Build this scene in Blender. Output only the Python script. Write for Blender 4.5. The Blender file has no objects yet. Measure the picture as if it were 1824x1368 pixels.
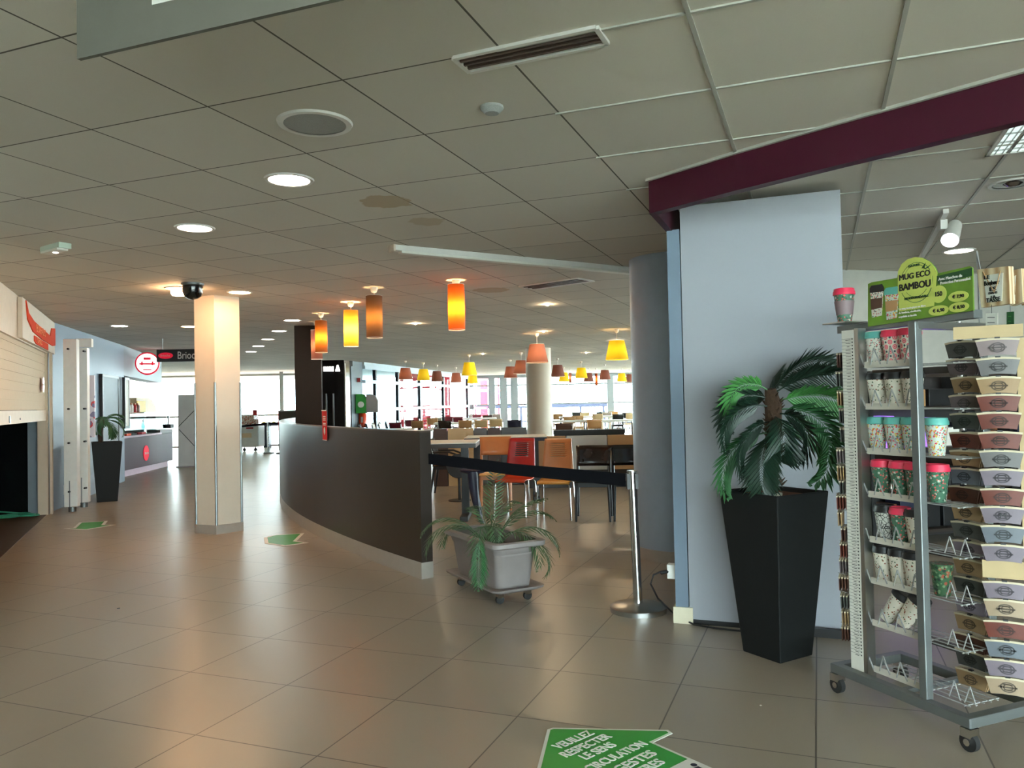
import bpy, math, random
from mathutils import Vector, Matrix
random.seed(7)
D = bpy.data
COL = bpy.context.scene.collection
# ------------------------------------------------------------------ camera, world, exposure
F_PX = 1395.0; CAM_Z = 1.4
PITCH = math.radians(1.28); ROLL = math.atan(.0202)
fw = Vector((0, math.cos(PITCH), math.sin(PITCH)))
r0 = Vector((1, 0, 0)); u0 = r0.cross(fw)
RT = r0*math.cos(ROLL) - u0*math.sin(ROLL)
UP = r0*math.sin(ROLL) + u0*math.cos(ROLL)
cam = D.cameras.new('camera'); camo = D.objects.new('camera', cam); COL.objects.link(camo)
cam.sensor_width = 36; cam.lens = F_PX/1824*36; cam.clip_start = .05; cam.clip_end = 300
M = Matrix((RT, UP, -fw)).transposed().to_4x4(); M.translation = (0, 0, CAM_Z)
camo.matrix_world = M
sc = bpy.context.scene; sc.camera = camo
sc.view_settings.view_transform = 'Standard'; sc.view_settings.look = 'None'
sc.view_settings.gamma = 1; sc.view_settings.exposure = 0.4
SKY = 30.0
w = D.worlds.new('world'); sc.world = w; w.use_nodes = True
bg = w.node_tree.nodes['Background']; bg.inputs[0].default_value = (.93, .97, 1, 1); bg.inputs[1].default_value = SKY
LAMP = 38.0       # radiance of the ceiling downlights

# ------------------------------------------------------------------ photo measurements -> places on the floor / ceiling / walls
def ray(x, y): return fw*F_PX + RT*(x-912) + UP*(684-y)
def P(x, y, z=0.0):
    d = ray(x, y); t = (z-CAM_Z)/d.z; return Vector((d.x*t, d.y*t, z))
def C(x, y): return P(x, y, 2.65)
def At(x, y, Y):
    d = ray(x, y); t = Y/d.y; return Vector((d.x*t, Y, CAM_Z+d.z*t))
def On(x, y, p0, d):            # on the vertical plane through p0 along d -> (s, z)
    r = ray(x, y); dx, dy = d; den = r.x*dy - r.y*dx
    t = (p0[0]*dy - p0[1]*dx)/den
    q = (r.x*t, r.y*t); return (q[0]-p0[0])*dx + (q[1]-p0[1])*dy, CAM_Z + r.z*t
A0 = math.radians(21.3)
GV = (math.sin(A0), math.cos(A0)); GE = (math.cos(A0), -math.sin(A0))   # tile grid: depth and sideways directions

# ------------------------------------------------------------------ materials
def lin(c): c = c/255; return c/12.92 if c <= .04045 else ((c+.055)/1.055)**2.4
def rgb(r, g, b): return (lin(r), lin(g), lin(b), 1)
def nodes(name):
    m = D.materials.new(name); m.use_nodes = True; nt = m.node_tree
    return m, nt, nt.nodes['Principled BSDF']
def mat(name, c, rough=.6, metal=0, amt=.08, scale=12, bump=0, spec=.5, trans=0, coat=0):
    m, nt, b = nodes(name); N = nt.nodes.new; L = nt.links.new
    tc = N('ShaderNodeTexCoord'); no = N('ShaderNodeTexNoise'); no.inputs['Scale'].default_value = scale
    no.inputs['Detail'].default_value = 4; L(tc.outputs['Object'], no.inputs['Vector'])
    mx = N('ShaderNodeMix'); mx.data_type = 'RGBA'; col = rgb(*c)
    mx.inputs[6].default_value = tuple(v*(1-amt) for v in col[:3])+(1,)
    mx.inputs[7].default_value = tuple(min(1, v*(1+amt)) for v in col[:3])+(1,)
    L(no.outputs['Fac'], mx.inputs[0]); L(mx.outputs[2], b.inputs['Base Color'])
    b.inputs['Roughness'].default_value = rough; b.inputs['Metallic'].default_value = metal
    b.inputs['Specular IOR Level'].default_value = spec
    if trans: b.inputs['Transmission Weight'].default_value = trans
    if coat: b.inputs['Coat Weight'].default_value = coat
    if bump:
        bp = N('ShaderNodeBump'); bp.inputs['Strength'].default_value = bump; bp.inputs['Distance'].default_value = .01
        L(no.outputs['Fac'], bp.inputs['Height']); L(bp.outputs[0], b.inputs['Normal'])
    return m
def emit(name, c, s):
    m, nt, b = nodes(name); b.inputs['Base Color'].default_value = rgb(*c)
    b.inputs['Emission Color'].default_value = rgb(*c); b.inputs['Emission Strength'].default_value = s
    return m
def glass(name, c=(235, 245, 245), gl=.08):
    m = D.materials.new(name); m.use_nodes = True; nt = m.node_tree; nt.nodes.clear(); N = nt.nodes.new
    o = N('ShaderNodeOutputMaterial'); t = N('ShaderNodeBsdfTransparent'); g = N('ShaderNodeBsdfGlossy'); x = N('ShaderNodeMixShader')
    t.inputs[0].default_value = rgb(*c); g.inputs['Roughness'].default_value = .02; x.inputs[0].default_value = gl
    nt.links.new(t.outputs[0], x.inputs[1]); nt.links.new(g.outputs[0], x.inputs[2]); nt.links.new(x.outputs[0], o.inputs[0])
    return m
def tilemat(name, c1, c2, cm, w, h, mortar, ox, oy, rough, bumpn, stains=(), spec=.5, nscale=3, rvar=.0):
    m, nt, b = nodes(name); N = nt.nodes.new; L = nt.links.new
    tc = N('ShaderNodeTexCoord'); mp = N('ShaderNodeMapping'); L(tc.outputs['Object'], mp.inputs[0])
    mp.inputs['Rotation'].default_value = (0, 0, A0); mp.inputs['Location'].default_value = (ox, oy, 0)
    br = N('ShaderNodeTexBrick'); L(mp.outputs[0], br.inputs['Vector']); br.offset = 0; br.squash = 1
    br.inputs['Color1'].default_value = rgb(*c1); br.inputs['Color2'].default_value = rgb(*c2); br.inputs['Mortar'].default_value = rgb(*cm)
    br.inputs['Scale'].default_value = 1; br.inputs['Mortar Size'].default_value = mortar; br.inputs['Mortar Smooth'].default_value = .1
    br.inputs['Bias'].default_value = 0; br.inputs['Brick Width'].default_value = w; br.inputs['Row Height'].default_value = h
    no = N('ShaderNodeTexNoise'); no.inputs['Scale'].default_value = nscale; no.inputs['Detail'].default_value = 8; L(tc.outputs['Object'], no.inputs['Vector'])
    hs = N('ShaderNodeMix'); hs.data_type = 'RGBA'; hs.blend_type = 'MULTIPLY'; hs.inputs[0].default_value = 1
    cr = N('ShaderNodeMapRange'); L(no.outputs['Fac'], cr.inputs[0]); cr.inputs[3].default_value = .94; cr.inputs[4].default_value = 1.05
    L(br.outputs['Color'], hs.inputs[6]); L(cr.outputs[0], hs.inputs[7]); last = hs.outputs[2]
    for (sx, sy, sr, cc) in stains:
        vd = N('ShaderNodeVectorMath'); vd.operation = 'DISTANCE'; vd.inputs[1].default_value = (sx, sy, 2.65); L(tc.outputs['Object'], vd.inputs[0])
        n2 = N('ShaderNodeTexNoise'); n2.inputs['Scale'].default_value = 14; L(tc.outputs['Object'], n2.inputs['Vector'])
        ad = N('ShaderNodeMath'); ad.operation = 'MULTIPLY_ADD'; ad.inputs[1].default_value = .12; L(n2.outputs['Fac'], ad.inputs[0]); L(vd.outputs['Value'], ad.inputs[2])
        mr = N('ShaderNodeMapRange'); L(ad.outputs[0], mr.inputs[0]); mr.inputs[1].default_value = sr+.055; mr.inputs[2].default_value = sr+.07; mr.inputs[3].default_value = .75; mr.inputs[4].default_value = 0
        mm = N('ShaderNodeMix'); mm.data_type = 'RGBA'; L(mr.outputs[0], mm.inputs[0]); L(last, mm.inputs[6]); mm.inputs[7].default_value = rgb(*cc); last = mm.outputs[2]
    L(last, b.inputs['Base Color']); b.inputs['Roughness'].default_value = rough; b.inputs['Specular IOR Level'].default_value = spec
    if rvar:
        rr = N('ShaderNodeMapRange'); L(no.outputs['Fac'], rr.inputs[0]); rr.inputs[3].default_value = rough-rvar; rr.inputs[4].default_value = rough+rvar; L(rr.outputs[0], b.inputs['Roughness'])
    n3 = N('ShaderNodeTexNoise'); n3.inputs['Scale'].default_value = 120; L(tc.outputs['Object'], n3.inputs['Vector'])
    mu = N('ShaderNodeMath'); mu.operation = 'MULTIPLY_ADD'; L(br.outputs['Fac'], mu.inputs[0]); mu.inputs[1].default_value = -1.5
    m2 = N('ShaderNodeMath'); m2.operation = 'MULTIPLY'; m2.inputs[1].default_value = bumpn; L(n3.outputs['Fac'], m2.inputs[0]); L(m2.outputs[0], mu.inputs[2])
    bp = N('ShaderNodeBump'); bp.inputs['Strength'].default_value = .4; bp.inputs['Distance'].default_value = .004; L(mu.outputs[0], bp.inputs['Height']); L(bp.outputs[0], b.inputs['Normal'])
    return m
def pattern(name, base, cols, scale=40, thr=.42, kind='F1', rough=.45):
    """printed pattern: small coloured blots over a base colour"""
    m, nt, b = nodes(name); N = nt.nodes.new; L = nt.links.new
    tc = N('ShaderNodeTexCoord'); last = None
    rb = N('ShaderNodeRGB'); rb.outputs[0].default_value = rgb(*base); last = rb.outputs[0]
    for i, c in enumerate(cols):
        mp = N('ShaderNodeMapping'); mp.inputs['Location'].default_value = (i*3.7, i*1.3, i*2.1); L(tc.outputs['Object'], mp.inputs[0])
        vo = N('ShaderNodeTexVoronoi'); vo.inputs['Scale'].default_value = scale*(1+.25*i); L(mp.outputs[0], vo.inputs['Vector'])
        if kind == 'edge': vo.feature = 'DISTANCE_TO_EDGE'
        no = N('ShaderNodeTexNoise'); no.inputs['Scale'].default_value = scale*2; L(mp.outputs[0], no.inputs['Vector'])
        ma = N('ShaderNodeMath'); ma.operation = 'MULTIPLY_ADD'; ma.inputs[1].default_value = .35 if kind != 'edge' else 0; L(no.outputs['Fac'], ma.inputs[0]); L(vo.outputs['Distance'], ma.inputs[2])
        lt = N('ShaderNodeMath'); lt.operation = 'LESS_THAN'; lt.inputs[1].default_value = thr; L(ma.outputs[0], lt.inputs[0])
        mx = N('ShaderNodeMix'); mx.data_type = 'RGBA'; L(lt.outputs[0], mx.inputs[0]); L(last, mx.inputs[6]); mx.inputs[7].default_value = rgb(*c); last = mx.outputs[2]
    L(last, b.inputs['Base Color']); b.inputs['Roughness'].default_value = rough
    return m
def rings(name):                                # pink rosettes on cream with dark crosses
    m, nt, b = nodes(name); N = nt.nodes.new; L = nt.links.new
    tc = N('ShaderNodeTexCoord'); sp = N('ShaderNodeSeparateXYZ'); L(tc.outputs['Object'], sp.inputs[0])
    at = N('ShaderNodeMath'); at.operation = 'ARCTAN2'; L(sp.outputs[0], at.inputs[0]); L(sp.outputs[1], at.inputs[1])
    k = N('ShaderNodeMath'); k.operation = 'MULTIPLY'; k.inputs[1].default_value = .045; L(at.outputs[0], k.inputs[0])
    cb = N('ShaderNodeCombineXYZ'); L(k.outputs[0], cb.inputs[0]); L(sp.outputs[2], cb.inputs[1])
    def cell(loc, sc_, r1, r0_):
        mp = N('ShaderNodeMapping'); mp.inputs['Location'].default_value = (loc, loc, 0); mp.inputs['Rotation'].default_value = (0, 0, math.pi/4); L(cb.outputs[0], mp.inputs[0])
        vm = N('ShaderNodeVectorMath'); vm.operation = 'SCALE'; vm.inputs['Scale'].default_value = sc_; L(mp.outputs[0], vm.inputs[0])
        fr = N('ShaderNodeVectorMath'); fr.operation = 'FRACTION'; L(vm.outputs[0], fr.inputs[0])
        ds = N('ShaderNodeVectorMath'); ds.operation = 'DISTANCE'; ds.inputs[1].default_value = (.5, .5, 0); L(fr.outputs[0], ds.inputs[0])
        lt = N('ShaderNodeMath'); lt.operation = 'LESS_THAN'; lt.inputs[1].default_value = r1; L(ds.outputs['Value'], lt.inputs[0])
        return lt.outputs[0]
    last = None; rb = N('ShaderNodeRGB'); rb.outputs[0].default_value = rgb(225, 215, 200); last = rb.outputs[0]
    for loc, r, c in ((0, .36, (232, 96, 118)), (0, .22, (235, 190, 180)), (0, .13, (228, 80, 105)), (.5/34, .17, (50, 75, 85))):
        f = cell(loc, 34, r, 0); mx = N('ShaderNodeMix'); mx.data_type = 'RGBA'; L(f, mx.inputs[0]); L(last, mx.inputs[6]); mx.inputs[7].default_value = rgb(*c); last = mx.outputs[2]
    L(last, b.inputs['Base Color']); b.inputs['Roughness'].default_value = .45
    return m

MT = {}
def m_(k, *a, **kw):
    MT[k] = mat(k, *a, **kw); return MT[k]
m_('steel', (176, 176, 174), rough=.28, metal=1); m_('chrome', (205, 205, 205), rough=.12, metal=1)
m_('rackgrey', (114, 118, 118), rough=.4, metal=.6); m_('white', (222, 220, 214), rough=.5); m_('cream', (214, 200, 182), rough=.6)
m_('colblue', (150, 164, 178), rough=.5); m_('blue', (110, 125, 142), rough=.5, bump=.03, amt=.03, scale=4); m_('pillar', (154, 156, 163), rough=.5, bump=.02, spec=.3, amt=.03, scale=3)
m_('black', (22, 22, 24), rough=.45); m_('blackgloss', (14, 14, 16), rough=.15); m_('rubber', (28, 28, 28), rough=.7)
m_('maroon', (62, 14, 32), rough=.5, spec=.3); m_('wenge', (48, 40, 35), rough=.35, amt=.15, scale=5); m_('wengetop', (74, 62, 54), rough=.3)
m_('redmatte', (186, 44, 46), rough=.85, spec=.1); m_('letterorange', (240, 140, 100), rough=.8, spec=.1); m_('darkcol', (40, 30, 24), rough=.7, spec=.2, amt=.1); m_('skirt', (176, 168, 158), rough=.35, metal=.4); m_('potblack', (19, 21, 22), rough=.6, spec=.25); m_('trough', (132, 123, 121), rough=.5)
m_('soil', (40, 30, 22), rough=.95, bump=.6, scale=60); m_('clayballs', (112, 66, 40), rough=.9, bump=.8, scale=90)
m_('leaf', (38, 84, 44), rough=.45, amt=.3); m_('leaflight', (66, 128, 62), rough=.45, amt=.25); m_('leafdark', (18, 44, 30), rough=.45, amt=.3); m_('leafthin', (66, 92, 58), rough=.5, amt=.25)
m_('trunk', (62, 42, 26), rough=.9, bump=.9, scale=50, amt=.4)
m_('tan', (176, 134, 88), rough=.4, amt=.12, scale=7); m_('beige', (196, 168, 124), rough=.4, amt=.1, scale=7); m_('brown', (74, 46, 32), rough=.4, amt=.15, scale=7)
m_('orangewood', (190, 118, 66), rough=.35, amt=.12, scale=9); m_('seatwood', (214, 150, 70), rough=.25, amt=.1, scale=9); m_('red', (168, 34, 36), rough=.3, amt=.06); m_('redorange', (214, 70, 36), rough=.25, amt=.06)
m_('maroonchair', (110, 24, 40), rough=.4); m_('darkwood', (40, 28, 22), rough=.25, amt=.2, scale=9)
m_('green', (44, 150, 56), rough=.45); m_('stickerwhite', (226, 226, 220), rough=.5); m_('signred', (206, 66, 36), rough=.8, spec=.1)
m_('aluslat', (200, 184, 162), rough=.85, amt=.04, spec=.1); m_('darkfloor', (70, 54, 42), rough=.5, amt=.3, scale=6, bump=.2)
m_('signgrey', (96, 94, 86), rough=.7, spec=.2); m_('purplebrown', (70, 50, 60), rough=.4, amt=.12); m_('plinth', (200, 176, 190), rough=.35)
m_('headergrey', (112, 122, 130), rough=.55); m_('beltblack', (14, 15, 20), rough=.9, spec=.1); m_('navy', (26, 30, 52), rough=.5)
m_('shutterdark', (18, 22, 24), rough=.25); m_('lilac', (190, 180, 205), rough=.5); m_('rod', (150, 150, 147), rough=.4)
m_('bannerback', (206, 208, 204), rough=.5, amt=.2, scale=2); m_('peach', (228, 200, 160), rough=.5); m_('yellow', (225, 180, 30), rough=.5)
m_('frameblue', (196, 212, 222), rough=.4); m_('framedark', (40, 44, 52), rough=.4); m_('framegrey', (140, 148, 152), rough=.4)
m_('outred', (206, 40, 60), rough=.5); m_('outground', (224, 222, 214), rough=.9, scale=2); m_('outpeach', (220, 200, 172), rough=.9, scale=2)
m_('colwarm', (200, 187, 170), rough=.55, amt=.03, bump=.03); m_('tray', (196, 190, 178), rough=.4); m_('paper', (226, 224, 214), rough=.6)
m_('hose', (60, 150, 120), rough=.4); m_('tape', (214, 204, 178), rough=.5); m_('seam', (70, 82, 94), rough=.6)
m_('grid', (168, 166, 156), rough=.5); m_('grille', (150, 152, 148), rough=.6, scale=300, amt=.3); m_('card', (172, 150, 112), rough=.7); m_('emerg', (190, 205, 190), rough=.3)
m_('wallplain', (170, 168, 160), rough=.7); m_('bamboo', (196, 160, 118), rough=.5, amt=.25, scale=30); m_('shopdark', (40, 38, 38), rough=.6); m_('bottlebrown', (110, 64, 34), rough=.4)
m_('signgreen', (98, 134, 36), rough=.45, amt=.45, scale=9); m_('signdarkgreen', (28, 74, 38), rough=.45, amt=.2); m_('signlime', (190, 200, 96), rough=.45, amt=.15, scale=8)
MT['glass'] = glass('glass'); MT['glassblue'] = glass('glassblue', (196, 222, 232), .1); MT['guard'] = glass('guard', (205, 215, 215), .12)
MT['light'] = emit('light', (255, 246, 230), LAMP); MT['lightwarm'] = emit('lightwarm', (255, 200, 148), LAMP*2.6)
MT['lightcool'] = emit('lightcool', (235, 245, 255), LAMP*.6)
MT['spotdot'] = emit('spotdot', (255, 222, 176), 1300); MT['dot'] = emit('dot', (255, 250, 240), 12); MT['neon'] = emit('neon', (165, 110, 240), .7); MT['logolit'] = emit('logolit', (255, 240, 240), 1.5); MT['logored'] = emit('logored', (200, 20, 50), .5)

# ------------------------------------------------------------------ mesh builder
class MB:
    def __init__(s): s.v = []; s.f = []
    def add(s, vs, fs):
        o = len(s.v); s.v += [tuple(v) for v in vs]; s.f += [tuple(i+o for i in f) for f in fs]; return s
    def box(s, c, d, rz=0, m=None):
        hx, hy, hz = d[0]/2, d[1]/2, d[2]/2; R = Matrix.Rotation(rz, 3, 'Z') if m is None else m
        vs = [Vector(c)+R@Vector((x*hx, y*hy, z*hz)) for x in (-1, 1) for y in (-1, 1) for z in (-1, 1)]
        return s.add(vs, [(0, 1, 3, 2), (4, 6, 7, 5), (0, 4, 5, 1), (2, 3, 7, 6), (0, 2, 6, 4), (1, 5, 7, 3)])
    def seg(s, a, b, z0, z1, t, side=0):       # upright slab from plan point a to b; side shifts it off the line
        a = Vector((a[0], a[1])); b = Vector((b[0], b[1])); d = b-a; n = Vector((-d.y, d.x)).normalized()
        c = (a+b)/2 + n*side*t/2
        return s.box((c.x, c.y, (z0+z1)/2), (d.length, t, z1-z0), math.atan2(d.y, d.x))
    def bar(s, a, b, wx, wy=None):
        a = Vector(a); b = Vector(b); wy = wy or wx; d = (b-a); q = d.to_track_quat('Z', 'Y').to_matrix()
        return s.box((a+b)/2, (wx, wy, d.length), 0, q)
    def cyl(s, a, b, r1, r2=None, n=16, cap=True):
        a = Vector(a); b = Vector(b); r2 = r1 if r2 is None else r2; q = (b-a).to_track_quat('Z', 'Y').to_matrix(); vs = []
        for p, r in ((a, r1), (b, r2)):
            for i in range(n):
                t = 2*math.pi*i/n; vs.append(p+q@Vector((r*math.cos(t), r*math.sin(t), 0)))
        fs = [(i, (i+1) % n, n+(i+1) % n, n+i) for i in range(n)]
        if cap: fs += [tuple(range(n-1, -1, -1)), tuple(range(n, 2*n))]
        return s.add(vs, fs)
    def tube(s, pts, r, n=8):
        pts = [Vector(p) for p in pts]; rr = r if isinstance(r, (list, tuple)) else [r]*len(pts); vs = []
        ref = Vector((0, 0, 1))
        for i, p in enumerate(pts):
            d = (pts[min(i+1, len(pts)-1)]-pts[max(i-1, 0)]).normalized()
            rf = ref if abs(d.z) < .95 else Vector((1, 0, 0)); a = d.cross(rf).normalized(); b = a.cross(d)
            for k in range(n):
                t = 2*math.pi*k/n; vs.append(p+(a*math.cos(t)+b*math.sin(t))*rr[i])
        fs = [(i*n+k, i*n+(k+1) % n, (i+1)*n+(k+1) % n, (i+1)*n+k) for i in range(len(pts)-1) for k in range(n)]
        fs += [tuple(range(n-1, -1, -1)), tuple(range((len(pts)-1)*n, len(pts)*n))]
        return s.add(vs, fs)
    def lathe(s, prof, c=(0, 0, 0), n=24, sx=1, sy=1, rot=0, cap=True):
        vs = []
        for r, z in prof:
            for i in range(n):
                t = 2*math.pi*i/n+rot; vs.append((c[0]+r*math.cos(t)*sx, c[1]+r*math.sin(t)*sy, c[2]+z))
        fs = [(j*n+i, j*n+(i+1) % n, (j+1)*n+(i+1) % n, (j+1)*n+i) for j in range(len(prof)-1) for i in range(n)]
        if cap: fs += [tuple(range(n-1, -1, -1)), tuple(range((len(prof)-1)*n, len(prof)*n))]
        return s.add(vs, fs)
    def prism(s, poly, z0, z1):
        n = len(poly); vs = [(p[0], p[1], z0) for p in poly]+[(p[0], p[1], z1) for p in poly]
        return s.add(vs, [tuple(range(n-1, -1, -1)), tuple(range(n, 2*n))]+[(i, (i+1) % n, n+(i+1) % n, n+i) for i in range(n)])
    def plate(s, poly, org, d, t):              # outline (s,z) stood up on a vertical plane through org along d, thickness t away from the viewer side
        n = len(poly); dx, dy = d; nx, ny = -dy, dx; vs = []
        for k in (0, t):
            for (a, z) in poly: vs.append((org[0]+a*dx+nx*k, org[1]+a*dy+ny*k, z))
        return s.add(vs, [tuple(range(n)), tuple(range(2*n-1, n-1, -1))]+[(i, n+i, n+(i+1) % n, (i+1) % n) for i in range(n)])
    def build(s, name, m, parent=None, smooth=False, loc=None, bevel=0):
        me = D.meshes.new(name); me.from_pydata(s.v, [], s.f); me.validate(); me.update()
        me.materials.append(MT[m] if isinstance(m, str) else m)
        if smooth:
            for p in me.polygons: p.use_smooth = True
            try: me.set_sharp_from_angle(angle=math.radians(40))
            except Exception: pass
        o = D.objects.new(name, me); COL.objects.link(o)
        if parent: o.parent = parent
        if loc is not None: o.location = loc
        if bevel:
            bv = o.modifiers.new('bevel', 'BEVEL'); bv.width = bevel; bv.segments = 2; bv.limit_method = 'ANGLE'
        return o
def tag(o, label, cat, group=None):
    o['label'] = label; o['category'] = cat
    if group: o['group'] = group
    return o
def thing(name, label, cat, loc=(0, 0, 0), rz=0, group=None):
    o = D.objects.new(name, None); COL.objects.link(o); o.location = loc; o.rotation_euler = (0, 0, rz); o.empty_display_size = .1
    return tag(o, label, cat, group)
def struct(name, mb, m, **k):
    o = mb.build(name, m, **k); o['kind'] = 'structure'; return o
def dup(o, loc, rz=0, label=None, group=None, cat=None):
    c = o.copy(); COL.objects.link(c); c.location = loc; c.rotation_euler = (0, 0, rz)
    if label: c['label'] = label
    if group: c['group'] = group
    for ch in list(o.children):
        d = ch.copy(); COL.objects.link(d); d.parent = c
        for g in list(ch.children):
            e = g.copy(); COL.objects.link(e); e.parent = d
    return c
def text(name, s, size, m, org, xd, parent=None, ext=.001, yd=(0, 0, 1), align='LEFT', off=.002, sx=1, shear=0, bold=.0):
    """flat lettering; org is a world point (or local to parent), xd reading direction, yd up direction"""
    cu = D.curves.new(name, 'FONT'); cu.body = s; cu.size = size; cu.extrude = ext; cu.align_x = align; cu.align_y = 'CENTER'; cu.shear = shear; cu.resolution_u = 3; cu.offset = 0
    t = D.objects.new(name, cu); COL.objects.link(t)
    dg = bpy.context.evaluated_depsgraph_get(); me = D.meshes.new_from_object(t.evaluated_get(dg)); COL.objects.unlink(t); D.objects.remove(t); D.curves.remove(cu)
    X = Vector(xd).normalized(); Y = Vector(yd).normalized(); Z = X.cross(Y); R = Matrix((X*sx, Y, Z)).transposed().to_4x4(); R.translation = Vector(org)+Z*off
    if bold:
        bv = [v.co.copy() for v in me.vertices]; bf = [tuple(p.vertices) for p in me.polygons]; n_ = len(bv); vs = []; fs = []; e = size*bold
        for i, (dx, dy) in enumerate(((0, 0), (e, 0), (-e, 0), (0, e*.6), (0, -e*.6), (e*.7, e*.5), (-e*.7, -e*.5))):
            vs += [(v.x+dx, v.y+dy, v.z+i*.00012) for v in bv]; fs += [tuple(k+i*n_ for k in f) for f in bf]
        D.meshes.remove(me); me = D.meshes.new(name); me.from_pydata(vs, [], fs); me.update()
    me.transform(R); me.materials.clear(); me.materials.append(MT[m] if isinstance(m, str) else m)
    o = D.objects.new(name, me); COL.objects.link(o)
    if parent: o.parent = parent
    return o
ORD = ['first', 'second', 'third', 'fourth', 'fifth', 'sixth', 'seventh', 'eighth', 'ninth', 'tenth', 'eleventh', 'twelfth', 'thirteenth', 'fourteenth', 'fifteenth', 'sixteenth', 'seventeenth', 'eighteenth', 'nineteenth', 'twentieth']

# ------------------------------------------------------------------ the setting
fm = tilemat('floor_tiles', (156, 145, 129), (150, 139, 124), (84, 77, 68), .619, .619, .0035, .044, -.175, .3, 0, nscale=2.2, rvar=.025, spec=.55)
struct('floor', MB().prism([(-17, -7), (14, -7), (14, 37.2), (-17, 37.2)], -.1, 0), fm)
S1 = C(687, 360); S2 = C(875, 517); S3 = C(1075, 400)
cm_ = tilemat('ceiling_tiles', (212, 206, 194), (203, 197, 185), (98, 93, 84), .657, .675, .0045, -.30, -2.555, .85, .25,
              stains=[(S1.x, S1.y, .15, (180, 158, 124)), (S2.x, S2.y, .2, (178, 158, 130)), (C(760, 395).x, C(760, 395).y, .12, (190, 176, 150))], nscale=.8, spec=.2)
struct('ceiling', MB().box((-1.5, 15, 2.7), (31, 44.4, .1)), cm_)
tb = MB()
for k in range(-26, 26):                       # exposed tee bars of the ceiling over the near right part
    u = -.30+.657*k
    if -1.8 < u < 2.2:
        a = Vector((0, 0)); pts = []
        v0, v1 = (-1, 9)
        for v in (v0, v1): pts.append((-u*GE[0]+v*GV[0], -u*GE[1]+v*GV[1]))
        if k <= 1: tb.seg(pts[0], pts[1], 2.643, 2.651, .016)
for k in range(-4, 10):
    v = 2.555+.675*k
    a = (v*GV[0]-1.03*GE[0], v*GV[1]-1.03*GE[1]); b = (v*GV[0]+6*GE[0], v*GV[1]+6*GE[1])
    if v < 6.8: tb.seg(a, b, 2.6435, 2.651, .014)
struct('trim_1', tb, 'grid')
# shutter shop on the left
SD = Vector((-.4095, .9123)); S0 = Vector((-4.864, 7.423)); SE = Vector((-6.335, 10.70)); SB = S0-SD*2.2
def ns(v): return Vector((-v.y, v.x))          # points away from the aisle on the left
out = ns(SD)                                    # (-.91,-.41)
struct('wall_left_header', MB().seg(SB, SE, 2.18, 2.65, .25, 1), 'cream')
struct('wall_left_front', MB().seg((-3.96, 5.4), (-6.2, -7), 0, 2.65, .2, 1), 'wallplain')
IB = SB+out*1.4; IE = SE+out*1.4+SD*.5
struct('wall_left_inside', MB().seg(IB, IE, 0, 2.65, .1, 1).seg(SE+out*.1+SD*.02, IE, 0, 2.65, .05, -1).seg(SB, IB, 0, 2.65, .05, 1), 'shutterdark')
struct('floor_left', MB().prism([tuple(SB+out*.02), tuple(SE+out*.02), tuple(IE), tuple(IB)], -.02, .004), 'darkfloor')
# blue wall, with the opening over the bakery counter
BW0 = Vector((-6.42, 10.90)); BW1 = Vector((-7.594, 15.32)); BW2 = Vector((-8.99, 20.1))
struct('wall_left', MB().seg(BW0, BW1, 0, 2.65, .14, 1), 'blue')
struct('wall_left_corner', MB().seg(SE, BW0, 0, 2.65, .25, 1), 'headergrey')
struct('wall_left_lintel', MB().seg(BW1, BW2, 2.06, 2.65, .3, 1), 'headergrey')
struct('wall_left_far', MB().seg((-16.5, 9), (-16.5, 27), 0, 2.65, .2, 1).seg((-8, 9.6), (-16.5, 9), 0, 2.65, .2, 0), 'white')
struct('wall_back', MB().seg((-6.2, -6.9), (-1, -3.6), 0, 2.65, .2).seg((9.1, -3.6), (13.5, -3.6), 0, 2.65, .2).seg((-1, -3.6), (9.1, -3.6), 2.55, 2.65, .2), 'wallplain')
bw = MB()
for x in (-1, 1, 3, 5, 7, 9): bw.box((x, -3.6, 1.27), (.07, .08, 2.55))
for z in (.05, 2.5): bw.box((4, -3.6, z), (10, .08, .07))
g = struct('added_window_1', bw, 'framegrey'); MB().box((4, -3.6, 1.27), (9.9, .01, 2.5)).build('pane', 'glass', g)  # glazed entrance behind the camera, added to throw daylight on the near ceiling
struct('wall_right', MB().seg((13.5, -7), (13.5, 10.8), 0, 2.65, .2, -1), 'wallplain')
wr_ = MB()
for k in range(14): wr_.box((13.5, 10.9+2*k, 1.32), (.1, .12, 2.64))
for z in (.05, 1.2, 2.5): wr_.box((13.5, 23.9, z), (.08, 26, .08))
w6 = struct('added_window_6', wr_, 'framegrey'); MB().box((13.5, 23.9, 1.3), (.006, 26, 2.5)).build('pane', 'glass', w6)  # unseen glazing added on this side to light the restaurant ceiling and tables
struct('wall_shop_rear', MB().seg((1.75, 7.35), (13.4, 10.6), 0, 2.65, .12, 1), 'wallplain')
# square column by the aisle
c1, c2, c3 = Vector((-3.560, 8.79)), Vector((-3.29, 8.671)), Vector((-3.09, 8.90)); c4 = c1+(c3-c2)
def grow(ps, k):
    ce = sum(ps, Vector((0, 0)))/4; return [tuple(ce+(p-ce)*k) for p in ps]
sq = [c1, c2, c3, c4]
struct('wall_aisle_column', MB().prism(grow(sq, 1), .1, 2.65), 'colwarm')
struct('baseboard_aisle_column', MB().prism(grow(sq, 1.07), 0, .1), 'skirt')
cg = MB()
for p in sq[:3]:
    dd = (p-sum(sq, Vector((0, 0)))/4).normalized(); cg.cyl((p.x, p.y, .1), (p.x, p.y, 1.68), .014, n=8)
struct('trim_2', cg, 'rackgrey', smooth=True)
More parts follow.
